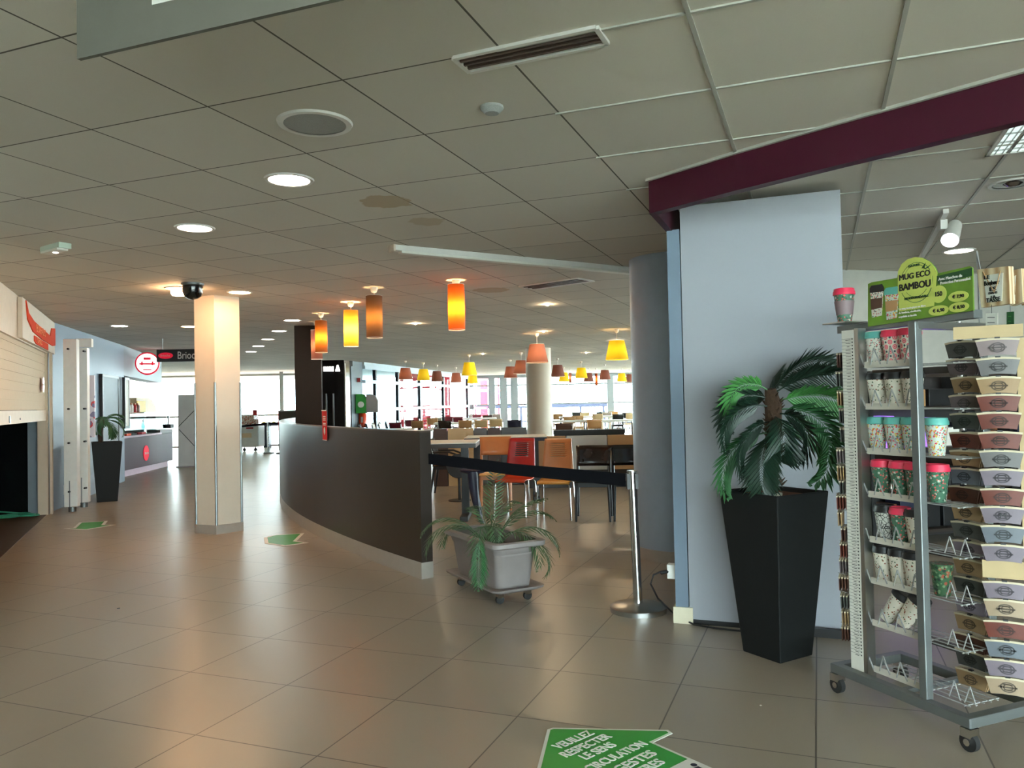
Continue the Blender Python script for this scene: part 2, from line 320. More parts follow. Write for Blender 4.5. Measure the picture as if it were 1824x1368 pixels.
# round columns
CC = Vector((1.50, 7.03))
struct('wall_round_column', MB().lathe([(.42, 0), (.42, 2.65)], (CC.x, CC.y, 0), 64), 'colblue', smooth=True)
struct('baseboard_round_column', MB().lathe([(.426, 0), (.426, .1), (.42, .101)], (CC.x, CC.y, 0), 64), 'skirt', smooth=True)
sm = MB()
for px in (1177,):
    th = math.radians(-103); sm.box((CC.x+.421*math.cos(th), CC.y+.421*math.sin(th), 1.37), (.004, .006, 2.5), th)
struct('trim_3', sm, 'seam')
FC = At(960, 700, 18.6)
struct('wall_far_column', MB().lathe([(.3, 0), (.3, 2.65)], (FC.x, FC.y, 0), 48), 'colwarm', smooth=True)
# the big pillar with its side post and foot
PL = Vector((1.074, 4.89)); PE = Vector(GE); PV = Vector(GV); PR = PL+PE*.93
struct('wall_pillar', MB().prism([tuple(PL), tuple(PR), tuple(PR+PV*.9), tuple(PL+PV*.9)], .03, 2.6), 'pillar')
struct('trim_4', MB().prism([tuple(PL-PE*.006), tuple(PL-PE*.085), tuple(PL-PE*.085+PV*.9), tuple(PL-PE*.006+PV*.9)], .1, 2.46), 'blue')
struct('baseboard_pillar', MB().seg(PL+PE*.01, PR, .0, .03, .03, 1).seg(PL+PE*.55-PV*.03, PR-PV*.03, .0, .05, .03, -1), 'black')
tag(MB().prism([tuple(PL+PE*.02-PV*.012), tuple(PL-PE*.1-PV*.012), tuple(PL-PE*.1+PV*.2), tuple(PL+PE*.02+PV*.2)], 0, .1).build('tape_wrap', 'tape'), 'cream tape wrapped round the foot of the blue pillar post', 'tape')
# maroon fascia and its short return
fp = [Vector((.802, 4.443)), Vector((1.162, 3.982)), Vector((1.516, 3.574)), Vector((2.019, 3.024)), Vector((2.62, 2.34)), Vector((3.4, 1.4))]
poly = [tuple(p) for p in fp]+[tuple(p+Vector((.05, .04))) for p in reversed(fp)]
struct('trim_5', MB().prism(poly, 2.455, 2.648), 'maroon')
struct('trim_6', MB().seg(fp[0]+PV*.02, fp[0]+PV*.85, 2.455, 2.648, .04, -1), 'maroon')
el = MB()
for a, b in zip(fp, fp[1:]): el.seg(a-Vector((.012, .01)), b-Vector((.012, .01)), 2.636, 2.651, .02)
struct('trim_7', el, 'grid')

# ------------------------------------------------------------------ glazing
LA = Vector((-4.42, 23.06)); LB = Vector((-1.66, 36.75)); LD = (LB-LA).normalized()
def onl(px, a=LA, d=LD): return a+d*On(px, 700, a, d)[0]
AP = LA-LD*2.5                                   # grey post carrying the first aid box
aed = onl(636)
struct('wall_glass_post', MB().seg(onl(626), onl(646), 0, 2.65, .25, 1), 'headergrey')
bx = [646, 668, 708, 747, 789, 832]
wf = MB(); wd = MB(); wp = MB(); wq = MB()
for i, px in enumerate(bx[1:]):
    q = onl(px); wd.box((q.x, q.y, 1.3), (.12, .1, 2.4), math.atan2(LD.y, LD.x))
a, b = onl(646), onl(832)
for z in (2.5, 2.08, 1.24, .05): wf.seg(a, b, z-.05, z+.05, .09, -1)
wf.seg(a, b, 2.5, 2.65, .12, 0)
w2 = struct('window_2', wf, 'frameblue'); wd.build('mullions', 'framedark', w2)
wp.seg(onl(708), b, .05, 2.5, .006); wp.build('pane', 'glass', w2)
wq.seg(a, onl(708), .05, 2.5, .006).build('tinted_pane', 'glassblue', w2)
FW = Vector((-1.66, 36.75)); FD = Vector((1, -.02)).normalized()
def onf(px): return FW+FD*On(px, 700, FW, FD)[0]
wf = MB(); wd = MB(); wp = MB()
for px, ww in ((840, .2), (876, .3), (897, .35), (916, .35), (1087, .3), (1180, .3)):
    q = onf(px); wd.box((q.x, q.y, 1.3), (ww, .2, 2.6))
e = FW+FD*15
for z in (2.16, 1.26, .05): wf.seg(FW, e, z-.035, z+.035, .08)
wf.seg(FW, e, 2.5, 2.65, .12); wf.seg(b, FW, 2.5, 2.65, .1)
w3 = struct('window_3', wf, 'framegrey'); wd.build('mullions', 'framegrey', w3); wp.seg(FW, e, .05, 2.55, .006).seg(b, FW, .05, 2.5, .006).build('pane', 'glass', w3)
wf = MB(); wp = MB(); L0 = Vector((-16.5, 27.2)); L1 = Vector((-5.3, 27.2))
for x in (-16.4, -13.6, -10.8, -8.0, -5.3): wf.box((x, 27.2, 1.3), (.12, .1, 2.6))
for z in (2.5, 1.1, .05): wf.box((-10.9, 27.2, z), (11.2, .08, .07))
w4 = struct('window_4', wf, 'white'); wp.box((-10.9, 27.2, 1.3), (11.1, .006, 2.5)).build('pane', 'glass', w4)
wf = MB().seg(L1, onl(626), 2.5, 2.65, .1).seg(L1, onl(626), 0, .1, .1)
w5 = struct('window_5', wf, 'framegrey'); MB().seg(L1, onl(626), .1, 2.5, .006).build('pane', 'glass', w5)
# outside
struct('ground', MB().prism([(-70, -70), (70, -70), (70, 90), (-70, 90)], -.25, -.15), 'outground')  # pale, and extended behind the camera as an added bounce for daylight
rd = MB(); b0 = Vector((-6.2, 32.5))
for px, Y, wd_ in ((716, 31, .12), (740, 31, .2), (757, 34, .25), (764, 31, .1), (776, 33, .08), (797, 34, .22), (799, 38, .1), (847, 42, .1), (862, 42, .4), (874, 42, .15), (888, 42, .1)):
    q = At(px, 700, Y); rd.box((q.x, q.y, 1.4), (wd_, wd_, 2.9))
for z in (2.6, 2.0, 1.1, .6):
    q = At(712, 700, 32); r = At(880, 700, 42); rd.seg((q.x, q.y), (r.x, r.y), z-.06, z+.06, .12)
q = At(752, 700, 31); r = At(800, 700, 34)
for i in range(7): rd.seg((q.x, q.y), (r.x, r.y), .25+i*.12, .3+i*.12, .05)
tag(rd.build('red_terrace_frame', 'outred'), 'red steel terrace structure standing outside the left glazing', 'frame')
rl = MB()
a = At(848, 725, 41); b = At(1086, 725, 41)
rl.box(((a.x+b.x)/2, 41, 1.14), (b.x-a.x, .12, .2)); rl.box(((a.x+b.x)/2, 41, .35), (b.x-a.x, .08, .06))
tl = thing('terrace_railing', 'dark terrace railing outside the far windows', 'railing')
rl.build('rail', 'navy', tl)
for px in (928, 1034, 1075, 1086):
    q = At(px, 725, 41); MB().box((q.x, 41, .53), (.12, .1, 1.1)).build('post', 'navy', tl)

# ------------------------------------------------------------------ curved bar wall
arc = []; p = Vector((-.746, 6.264)); hd = math.radians(35.5)
arc.append(p.copy()); ds = .25
for i in range(44):
    t = i/44; p = p+Vector((-math.sin(hd), math.cos(hd)))*ds; arc.append(p.copy()); hd -= ds/(21.0 if i < 10 else 16.5)
def offs(ps, k):
    o = []
    for i, q in enumerate(ps):
        d = (ps[min(i+1, len(ps)-1)]-ps[max(i-1, 0)]).normalized(); o.append(q+Vector((d.y, -d.x))*k)
    return o
inn = offs(arc, .1)
def ribbon(a, b, z0, z1): return MB().prism([tuple(x) for x in a]+[tuple(x) for x in reversed(b)], z0, z1)
cw = thing('curved_bar_wall', 'long curved dark brown partition wall with pale skirting beside the aisle', 'partition')
ribbon(arc, inn, .13, 1.165).build('panel', 'wenge', cw, smooth=True)
ribbon(offs(arc, -.004), offs(arc, .104), 0, .13).build('skirting', 'skirt', cw, smooth=True)
ribbon(offs(arc, -.003), offs(arc, .103), 1.165, 1.18).build('top_edge', 'wengetop', cw, smooth=True)
# dark square column behind it and black cabinet
q = At(549, 700, 12.35)
struct('wall_dark_column', MB().box((q.x+.0, 12.4, 1.325), (.40, .4, 2.65), .2), 'darkcol')
q = At(597, 700, 13.4)
t = thing('drinks_cabinet', 'tall glossy black cabinet with lit lettering behind the dark column', 'cabinet', (q.x, 13.4, 0))
MB().box((0, 0, 1.08), (.42, .45, 2.16)).build('body', 'blackgloss', t, bevel=.01)
lt = MB()
for i, x in enumerate((-.12, -.075, -.03, .015)): lt.box((x, -.228, 2.01), (.034, .006, .075))
lt.build('lit_lettering', 'dot', t)
MB().plate([(.06, 1.97), (.14, 1.97), (.11, 2.07), (.09, 2.07)], (0, -.226), (1, 0), -.006).build('lit_mark', 'dot', t)
MB().box((.219, -.2, 1.1), (.012, .03, 2.0)).build('edge_strip', 'white', t)
for x in (-.1, .02): MB().box((x, -.236, 1.32), (.02, .02, .55)).build('handle', 'steel', t)
# first aid box, extinguisher
pA = onl(637); nrm = Vector((LD.y, -LD.x))
t = thing('defibrillator_cabinet', 'green and clear first aid cabinet on the grey post', 'cabinet', (pA.x+.11, pA.y-.05, 1.45))
MB().plate([(-.12, -.3), (.18, -.3), (.18, .1), (.1, .25), (-.12, .25)], (0, 0), (1, 0), -.2).build('body', 'green', t)
MB().plate([(.18, -.28), (.52, -.28), (.52, .02), (.42, .2), (.3, .25), (.18, .25)], (0, 0), (1, 0), -.2).build('clear_cover', 'steel', t)
MB().lathe([(.001, 0), (.09, 0), (.09, .006), (.001, .006)], (0, 0, 0), 16).build('heart_sign', 'white', t).matrix_local = Matrix.Translation((.03, -.205, -.05)) @ Matrix.Rotation(math.pi/2, 4, 'X')
q = At(638, 752, 20.0)
q = onl(640); q = Vector((q.x+.10, q.y-.05, 0))
t = thing('fire_extinguisher', 'red fire extinguisher with a black hose under the green cabinet', 'extinguisher', (q.x, q.y, .72))
MB().lathe([(.02, 0), (.11, .02), (.11, .4), (.05, .5), (.03, .52)], (0, 0, 0), 16).build('cylinder', 'redorange', t, smooth=True)
MB().tube([(0, 0, .52), (-.07, 0, .6), (-.08, 0, .75), (0, 0, .86), (.08, 0, .78), (.07, 0, .6), (.03, 0, .5)], .015).build('hose', 'black', t, smooth=True)
MB().box((0, 0, .24), (.06, .235, .16)).build('bracket', 'steel', t)
q = onl(637); q = At(639, 677, q.y-.03)
t = tag(MB().box((q.x, q.y, q.z), (.09, .02, .12)).build('extinguisher_sign', 'red'), 'small red notice high on the grey post', 'sign')
# red notices clipped on the bar wall
def notice(px, y0, y1, wpx, lab, lean):
    s, z1 = On(px, y0, arc[0], (arc[6]-arc[0]).normalized())
    Y = {608: 8.06, 533: 11.3}[px]; i = min(range(len(arc)), key=lambda k: abs(arc[k].y-Y)); a = arc[i]; d = (arc[i]-arc[i+1]).normalized()
    z1 = At(px, y0, Y).z; z0 = At(px, y1, Y).z; wd_ = wpx*Y/1395/max(.3, d.x*1)
    org = a+Vector((d.y, -d.x)).normalized()*.0; n_ = Vector((-.8, -.6)); nn = Vector((d.y, -d.x)); 
    if nn.dot(n_) < 0: nn = -nn
    org = a+nn*.012
    t = thing('notice_strip', lab, 'notice', (org.x, org.y, z0)); H = z1-z0
    MB().plate([(0, 0), (wd_, 0), (wd_-lean*.3, H), (-lean, H)], (0, 0), tuple(d), -.004).build('card', 'redmatte', t)
    pr = MB()
    for zz in (.78, .72, .66, .55, .50): pr.plate([(wd_*.2, H*zz), (wd_*.8, H*zz), (wd_*.8, H*(zz+.025)), (wd_*.2, H*(zz+.025))], nn*.006, tuple(d), -.002)
    pr.plate([(wd_*.35, H*.25), (wd_*.5, H*.18), (wd_*.65, H*.25), (wd_*.65, H*.38), (wd_*.5, H*.44), (wd_*.35, H*.38)], nn*.006, tuple(d), -.002)
    pr.plate([(-lean, H*.975), (wd_-lean*.3, H*.975), (wd_-lean*.3, H), (-lean, H)], nn*.006, tuple(d), -.002).plate([(0, 0), (wd_, 0), (wd_, H*.02), (0, H*.02)], nn*.006, tuple(d), -.002)
    pr.build('print', 'stickerwhite', t)
notice(608, 730, 784, 13, 'red notice strip with white print clipped on the curved wall', .02)
notice(533, 731, 774, 5, 'narrow notice strip seen edge-on at the far bend of the curved wall', .01)

# ------------------------------------------------------------------ ceiling things
rg = MB().lathe([(.12, 0), (.135, 0), (.135, .008), (.12, .012)], (0, 0, -.012), 32)
dlp = [(515, 319), (347, 405), (427, 520), (213, 580), (337, 581), (520, 570), (497, 589), (477, 604), (460, 616), (447, 626)]
dsc = ['largest round downlight over the middle of the aisle', 'round downlight between the largest one and the emergency lamp', 'round downlight right behind the top of the aisle column',
       'round downlight nearest the blue wall', 'round downlight left of the aisle column over the bakery side', 'round downlight beside the dark column, nearest of the receding row',
       'second downlight of the receding row beside the dark column', 'third downlight of the receding row beside the dark column', 'fourth downlight of the receding row beside the dark column', 'fifth and smallest visible downlight of the receding row']
def downlight(x, y, lab, m='light', k=1.0, grp='round ceiling downlights'):
    t = thing('ceiling_downlight', lab, 'ceiling light', (x, y, 2.65), 0, grp)
    MB().lathe([(.112*k, 0), (.13*k, 0), (.135*k, .008), (.11*k, .01)], (0, 0, -.01), 32, cap=False).build('ring', 'white', t, smooth=True)
    MB().lathe([(.001, 0), (.11*k, 0), (.11*k, .003), (.001, .003)], (0, 0, -.006), 32).build('diffuser', m, t)
    return t
for i, (px, lab) in enumerate(zip(dlp, dsc)):
    q = C(*px); downlight(q.x, q.y, lab, 'light' if i not in (2, 4) else 'lightwarm')
q = C(318, 513); t = downlight(q.x-.0, q.y, 'warm bright downlight washing the ceiling left of the dome camera', 'lightwarm')
MB().lathe([(.075, 0), (.075, -.05), (.06, -.075), (.001, -.085)], (0, 0, -.004), 20).build('lamp_bulb', 'lightwarm', t, smooth=True)
for x, y, lab in ((-.3, .8, 'added unseen downlight above the viewpoint'), (2.5, -1.5, 'added unseen downlight behind the viewpoint on the right')): downlight(x, y, lab)  # out of view, added to light the near floor and ceiling
q = C(1708, 446); downlight(q.x, q.y, 'round downlight in the shop beyond the track spotlight', 'light')
for x, y, lab in ((5.5, 6.5, 'shop downlight out of sight to the right'), (4.2, 1.2, 'shop downlight behind the fascia on the right')): downlight(x, y, lab, 'light')
q = C(1795, 326)
t = thing('unlit_downlight', 'unlit chrome recessed downlight at the right edge in the shop ceiling', 'ceiling light', (q.x+.03, q.y, 2.65))
MB().lathe([(.11, 0), (.13, 0), (.135, .008), (.11, .01)], (0, 0, -.01), 32, cap=False).build('ring', 'white', t, smooth=True)
MB().lathe([(.11, -.006), (.06, -.003), (.03, -.02), (.001, -.022)], (0, 0, 0), 24).build('reflector', 'chrome', t, smooth=True)
# grille speaker
q = C(561, 218)
t = thing('ceiling_speaker', 'large round grey grille speaker flush in the near ceiling', 'speaker', (q.x, q.y, 2.65))
MB().lathe([(.135, 0), (.16, 0), (.165, .01), (.135, .013)], (0, 0, -.012), 40, cap=False).build('rim', 'white', t, smooth=True)
MB().lathe([(.001, 0), (.136, 0), (.136, .004), (.001, .004)], (0, 0, -.009), 40).build('grille', 'grille', t)
q = C(876, 190)
t = thing('ceiling_sensor', 'small clear round detector in the ceiling below the air vent', 'detector', (q.x, q.y, 2.65))
MB().lathe([(.05, 0), (.05, -.01), (.03, -.03), (.001, -.032)], n=20).build('dome', 'grille', t, smooth=True)
# air vent
va, vb, vc = C(808, 101), C(1062, 46), C(1083, 80); d = (vb-va).normalized(); n_ = Vector((-d.y, d.x, 0)); W_ = (vb-va).length; H_ = .13
ctr = (va+vb)/2 + n_*(-1)*( -H_/2 if (vc-vb).dot(n_) > 0 else H_/2)
rz = math.atan2(d.y, d.x)
def vent(loc, rz, W_, H_, lab):
    t = thing('air_vent', lab, 'air vent', loc, rz)
    f = MB()
    f.box((0, H_/2, -.006), (W_, .018, .012)).box((0, -H_/2, -.006), (W_, .018, .012)).box((W_/2, 0, -.006), (.018, H_, .012)).box((-W_/2, 0, -.006), (.018, H_, .012))
    f.build('frame', 'white', t); MB().box((0, 0, .0), (W_-.01, H_-.01, .004)).build('backing', 'black', t)
    for k in range(3): MB().box((0, -H_/2+H_*(k+1)/4, -.006), (W_-.02, .012, .01)).build('slat', 'wengetop', t)
vent((ctr.x, ctr.y, 2.65), rz, W_, H_, 'long black slotted air vent with white frame in the near ceiling')
q = C(990, 505); q2 = C(1045, 495); q1 = C(940, 510); d = (q2-q1)
vent((q.x, q.y, 2.65), math.atan2(d.y, d.x), d.length, .3, 'dark slotted air vent beyond the white fluorescent batten')
# fluorescent batten
a = C(700, 437); b = C(1143, 479); d = (b-a); t = thing('batten_light', 'long white unlit fluorescent batten across the ceiling', 'ceiling light', ((a.x+b.x)/2, (a.y+b.y)/2, 2.65), math.atan2(d.y, d.x)); Lb = d.length
MB().box((0, 0, -.022), (Lb, .09, .044)).build('housing', 'white', t, bevel=.004)
MB().box((0, -.02, -.055), (Lb-.1, .07, .022)).build('diffuser', 'paper', t, bevel=.006)
MB().box((-Lb/2-.008, 0, -.026), (.016, .1, .052)).build('end_cap', 'cream', t)
# emergency lamp, dome camera
q = C(99, 437); t = thing('emergency_light', 'small rectangular emergency lamp on the ceiling at left', 'ceiling light', (q.x, q.y, 2.65), -.62)
MB().prism([(-.15, -.045), (.15, -.045), (.15, .045), (-.15, .045)], -.04, 0).build('housing', 'emerg', t)
MB().prism([(-.13, -.05), (.13, -.05), (.13, .03), (-.13, .03)], -.055, -.04).build('diffuser', 'paper', t)
MB().lathe([(.001, -.062), (.018, -.058), (.018, -.055)], n=10).build('bulb', 'dot', t)
q = C(343, 505); t = thing('dome_camera', 'dark round dome camera on the ceiling above the aisle column', 'camera', (q.x, q.y, 2.65))
MB().lathe([(.11, 0), (.11, -.02), (.1, -.025)], n=24).build('mount', 'rackgrey', t, smooth=True)
MB().lathe([(.098, -.02), (.098, -.09), (.08, -.13), (.045, -.155), (.001, -.165)], n=24).build('dome', 'blackgloss', t, smooth=True)
# grey hanging sign, cut by the frame
a = P(137, 105, 2.3); b = P(590, 0, 2.3); d = Vector((b.x-a.x, b.y-a.y)).normalized()
t = thing('hanging_sign', 'grey hanging sign with white letters cut off at the top left', 'sign', (a.x, a.y, 2.3))
MB().plate([(0, 0), (1.6, 0), (1.6, .3), (0, .3)], (0, 0), tuple(d), .012).build('panel', 'signgrey', t)
for s in (.2, 1.4): MB().cyl((d.x*s-d.y*.006, d.y*s+d.x*.006, .3), (d.x*s-d.y*.006, d.y*s+d.x*.006, .35), .003, n=6).build('wire', 'steel', t)
s, z = On(265, 19, a, tuple(d))
text('lettering', 'En', .17, 'white', (d.x*s, d.y*s, z-2.3+.061), (d.x, d.y, 0), t)
# small lit dots
for i, (x, y) in enumerate(((740, 576), (975, 542), (860, 630), (968, 580+10), (1044, 628), (1098, 606))):
    q = C(x, y); o = tag(MB().lathe([(.001, -.02), (.018, -.012), (.024, 0)], (0, 0, 0), 12).build('ceiling_spot', 'spotdot', loc=(q.x, q.y, 2.65)), ['tiny lit ceiling dot between the orange cylinder lamps', 'tiny lit ceiling dot before the round column', 'tiny lit dot above the far left shades', 'tiny lit dot above the brown cone shade', 'tiny lit dot left of the big yellow shade', 'tiny lit dot by the big yellow shade'][i], 'ceiling light', 'tiny ceiling spots')
# shop ceiling: louvre panel, track with spotlights
q = C(1800, 245); t = thing('louvre_light', 'square white louvred light panel in the shop ceiling at right', 'ceiling light', (q.x+.22, q.y-.12, 2.65), -A0)
fr = MB(); 
for s in (-.3, .3): fr.box((s, 0, -.004), (.02, .62, .012)).box((0, s, -.004), (.62, .02, .012))
fr.build('frame', 'white', t); MB().box((0, 0, .0), (.58, .58, .004)).build('panel', emit('panelsoft', (205, 225, 220), 1.0), t)
lv = MB()
for i in range(17): lv.box((-.27+i*.034, 0, -.004), (.004, .58, .01))
for i in range(4): lv.box((0, -.2+i*.14, -.004), (.58, .006, .01))
lv.build('louvre', 'steel', t)
a = C(1685, 372); b = C(1645, 448); a2 = Vector((a.x, a.y, 2.64)); d = (b-a).normalized()
t = thing('spotlight_track', 'white track with one lit spotlight in the shop ceiling', 'spotlight', (a.x, a.y, 2.65))
MB().bar((0, 0, -.015), (d.x*2.2, d.y*2.2, -.015), .035, .03).build('track', 'white', t)
hq = At(1700, 405, a.y+.25)-Vector((a.x, a.y, 2.65)); fq = At(1692, 428, a.y+.15)-Vector((a.x, a.y, 2.65))
MB().box((d.x*.25, d.y*.25, -.06), (.05, .05, .07)).build('adapter', 'white', t)
MB().bar((d.x*.25, d.y*.25, -.08), hq, .02).build('arm', 'white', t)
hd_ = MB().cyl(hq+(hq-fq).normalized()*.03, fq, .045, .058, 20); hd_.build('head', 'white', t, smooth=True)
MB().cyl(fq, fq+(fq-hq).normalized()*.004, .052, .052, 20).build('lens', 'lightcool', t)

# ------------------------------------------------------------------ pendant lamps
def shade_mat(name, c, e, glow, z0, w_):
    """fabric shade lit from inside by its bulb: brightest round the bulb's height"""
    m, nt, b = nodes(name); N = nt.nodes.new; L = nt.links.new
    tc = N('ShaderNodeTexCoord'); wv = N('ShaderNodeTexNoise'); wv.inputs['Scale'].default_value = 90; L(tc.outputs['Object'], wv.inputs['Vector'])
    mx = N('ShaderNodeMix'); mx.data_type = 'RGBA'; mx.inputs[6].default_value = tuple(v*.85 for v in rgb(*c)[:3])+(1,); mx.inputs[7].default_value = rgb(*c); L(wv.outputs['Fac'], mx.inputs[0]); L(mx.outputs[2], b.inputs['Base Color'])
    b.inputs['Roughness'].default_value = .9
    df = N('ShaderNodeBsdfTranslucent'); df.inputs[0].default_value = rgb(*e); ms = N('ShaderNodeMixShader'); ms.inputs[0].default_value = glow
    out = nt.nodes['Material Output']; L(b.outputs[0], ms.inputs[1]); L(df.outputs[0], ms.inputs[2]); L(ms.outputs[0], out.inputs[0])
    return m
SH = {'orange': shade_mat('shade_orange', (112, 58, 22), (215, 104, 24), .16, 0, 1), 'amber': shade_mat('shade_amber', (140, 80, 24), (235, 150, 50), .2, 0, 1), 'brown': shade_mat('shade_brown', (86, 60, 38), (150, 100, 50), .12, 0, 1),
      'mauve': shade_mat('shade_mauve', (112, 72, 64), (180, 115, 95), .14, 0, 1), 'yellow': shade_mat('shade_yellow', (205, 186, 20), (235, 210, 60), .2, 0, 1), 'dusk': shade_mat('shade_dusk', (66, 42, 34), (190, 110, 36), .14, 0, 1)}
def bulb(k): 
    n = 'bulb%g' % k
    if n not in MT: MT[n] = emit(n, (255, 214, 150), k)
    return MT[n]
def open_lathe(prof, n=28):
    vs = []; 
    for r, z in prof:
        for i in range(n):
            t = 2*math.pi*i/n; vs.append((r*math.cos(t), r*math.sin(t), z))
    fs = [(j*n+i, j*n+(i+1) % n, (j+1)*n+(i+1) % n, (j+1)*n+i) for j in range(len(prof)-1) for i in range(n)]
    return MB().add(vs, fs)
def pendant(x, y, drop, rt, rb, h, sm_, kb, name, lab, grp, zb=.55):
    t = thing(name, lab, 'pendant lamp', (x, y, 2.65), 0, grp)
    MB().lathe([(.04, 0), (.04, -.02), (.03, -.05), (.012, -.062)], n=16).build('canopy', 'white', t, smooth=True)
    MB().cyl((0, 0, -.05), (0, 0, -drop-.04), .005, n=8).build('cord', 'white', t)
    open_lathe([(rt, -drop), (rb, -drop-h)], 32).build('shade', SH[sm_], t, smooth=True)
    rr = MB()
    for r_, z in ((rt, -drop), (rb, -drop-h)):
        pts = [(r_*math.cos(a_), r_*math.sin(a_), z) for a_ in [2*math.pi*i/24 for i in range(25)]]; rr.tube(pts, .0025, 5)
    for a_ in (0, 2.1, 4.2): rr.tube([(0, 0, -drop-.02), (rt*math.cos(a_), rt*math.sin(a_), -drop)], .0015, 4)
    rr.build('wire_ring', 'white', t)
    MB().lathe([(.001, -.045), (.025, -.03), (.03, 0), (.018, .04), (.012, .06)], (0, 0, -drop-h*zb), 14).build('bulb', bulb(kb*4), t, smooth=True)
    return t
g1 = 'cylinder lamps over the curved wall'
for (px, cy, y0, y1, wx, sm_, kb, lab) in (
    (812, 499, 507, 588, 30, 'orange', 110, 'orange cylinder lamp, nearest and rightmost of the hanging cylinders'),
    (666, 512, 527, 602, 29, 'brown', 40, 'brown cylinder lamp, faint glow in its lower part'),
    (624.5, 538, 553, 617, 25.5, 'amber', 190, 'bright amber cylinder lamp left of the brown cylinder'),
    (571.5, 558, 571, 628, 21.5, 'dusk', 70, 'cylinder lamp, dark above and orange below, before the dark column'),
    (563.5, 573, 588, 640, 20, 'mauve', 25, 'mauve cylinder lamp partly hidden behind the dark and orange one')):
    q = C(px, cy); k = q.y/1395; drop = 2.65-At(px, y0, q.y).z; h = (y1-y0)*k; r_ = wx*k/2
    pendant(q.x, q.y, max(drop, .03), r_, r_, h, sm_, kb, 'cylinder_pendant', lab, g1, .55)
cone = [(722, 643, 'mauve', 9, 'leftmost orange-mauve cone shade before the glazing'), (754, 646, 'yellow', 6, 'leftmost of the small yellow cone shades'), (778, 650, 'mauve', 3, 'dark mauve cone shade right of the leftmost yellow one'),
        (812, 654, 'mauve', 9, 'pale mauve cone shade left of the stacked yellow pair'), (835.5, 632, 'yellow', 6, 'upper larger yellow cone shade of the stacked pair'), (841.5, 657, 'yellow', 9, 'lower smaller yellow cone shade of the stacked pair'),
        (909, 641, 'mauve', 8, 'mauve cone shade left of the far round column, lower of two'), (928, 628, 'mauve', 9, 'mauve cone shade touching the far round column edge'), (956, 594, 'mauve', 16, 'large dark rose cone shade before the far round column'),
        (993, 638, 'mauve', 2, 'dark mauve cone shade right of the far round column'), (1004, 654, 'yellow', 5, 'yellow cone shade half behind a dark mauve one'), (1035, 644, 'yellow', 6, 'yellow cone shade in the middle of the right bay'),
        (1048, 655, 'mauve', 3, 'small mauve cone shade behind the middle yellow one'), (1077, 649, 'mauve', 5, 'mauve cone shade near the right bay mullion'), (1107, 656, 'yellow', 5, 'small yellow cone shade near the blue column'),
        (1121, 658, 'mauve', 3, 'mauve cone shade mostly hidden by the blue column'), (1098, 587, 'yellow', 12, 'large yellow cone shade beside the blue round column')]
for (px, cy, sm_, kb, lab) in cone:
    q = C(px, cy); big = cy < 600
    pendant(q.x, q.y, .2, .135, .205, .34, sm_, kb*2.2, 'cone_pendant', lab, 'cone shades over the restaurant', .6)
for px, y0, y1, sm_, lab in ((1015.5, 664, 682, 'mauve', 'tiny mauve cylinder lamp standing for a reflection in the right bay'), (1062, 665, 687, 'orange', 'tiny orange cylinder lamp standing for a reflection in the right bay')):  # lamp reflections, modelled as hanging lamps
    Y = 31; q = At(px, y0, Y); pendant(q.x, Y, 2.65-q.z, .055, .055, (y1-y0)*Y/1395, sm_, 20, 'cylinder_pendant', lab, 'reflected cylinder lamps', .5)

# ------------------------------------------------------------------ left: shutter, sign, gate, bakery
SC = SD
def onS(px, y, off=0): return On(px, y, S0-out*off, SC)
t = thing('roller_shutter', 'cream roller shutter half lowered over the dark shopfront', 'shutter', (0, 0, 0))
sh = MB(); smin = -2.2; smax = (SE-S0).length-.12; z = 1.42; zb = 1.27
k = 0
while z < 2.16:
    a = S0+SC*smin+out*.03; b = S0+SC*smax+out*.03
    sh.seg(a, b, z+.006, z+.094, .02, 1).seg(a+out*.006, b+out*.006, z-.006, z+.008, .012, 1); z += .1
sh.build('slats', 'aluslat', t)
MB().seg(S0+SC*smin+out*.02, S0+SC*smax+out*.02, zb, 1.41, .05, 1).build('bottom_bar', 'cream', t)
for px, m, s_ in ((21, 'rackgrey', .04), (39, 'black', .012)):
    s, z = onS(px, 747 if px == 21 else 746); a = S0+SC*(s-s_/1)-out*.004; b = S0+SC*(s+s_)-out*.004
    MB().seg(a+out*.022, b+out*.022, z-s_*.9, z+s_*.9, .006, -1).build('lock_plate', m, t)
struct('trim_8', MB().seg(S0+SC*(smax), SE, 0, 2.18, .12, 1).seg(S0+SC*(smax+.02)-out*.02, SE-out*.02, 0, 2.2, .03, -1), 'aluslat')
s, z = onS(77, 685)
t = thing('round_sticker', 'round red sticker stuck on the cream roller shutter', 'sticker', (S0.x+SC.x*s, S0.y+SC.y*s, z))
o_ = MB().lathe([(.001, 0), (.1, 0), (.1, .004), (.001, .004)], n=28).build('disc', 'red', t); o_.matrix_local = Matrix(((SC.x, 0, -out.x, 0), (SC.y, 0, -out.y, 0), (0, 1, 0, 0), (0, 0, 0, 1)))
MB().plate([(-.075, -.012), (.075, -.012), (.075, .012), (-.075, .012)], tuple(-out*.008), tuple(SC), .002).build('print', 'stickerwhite', t)
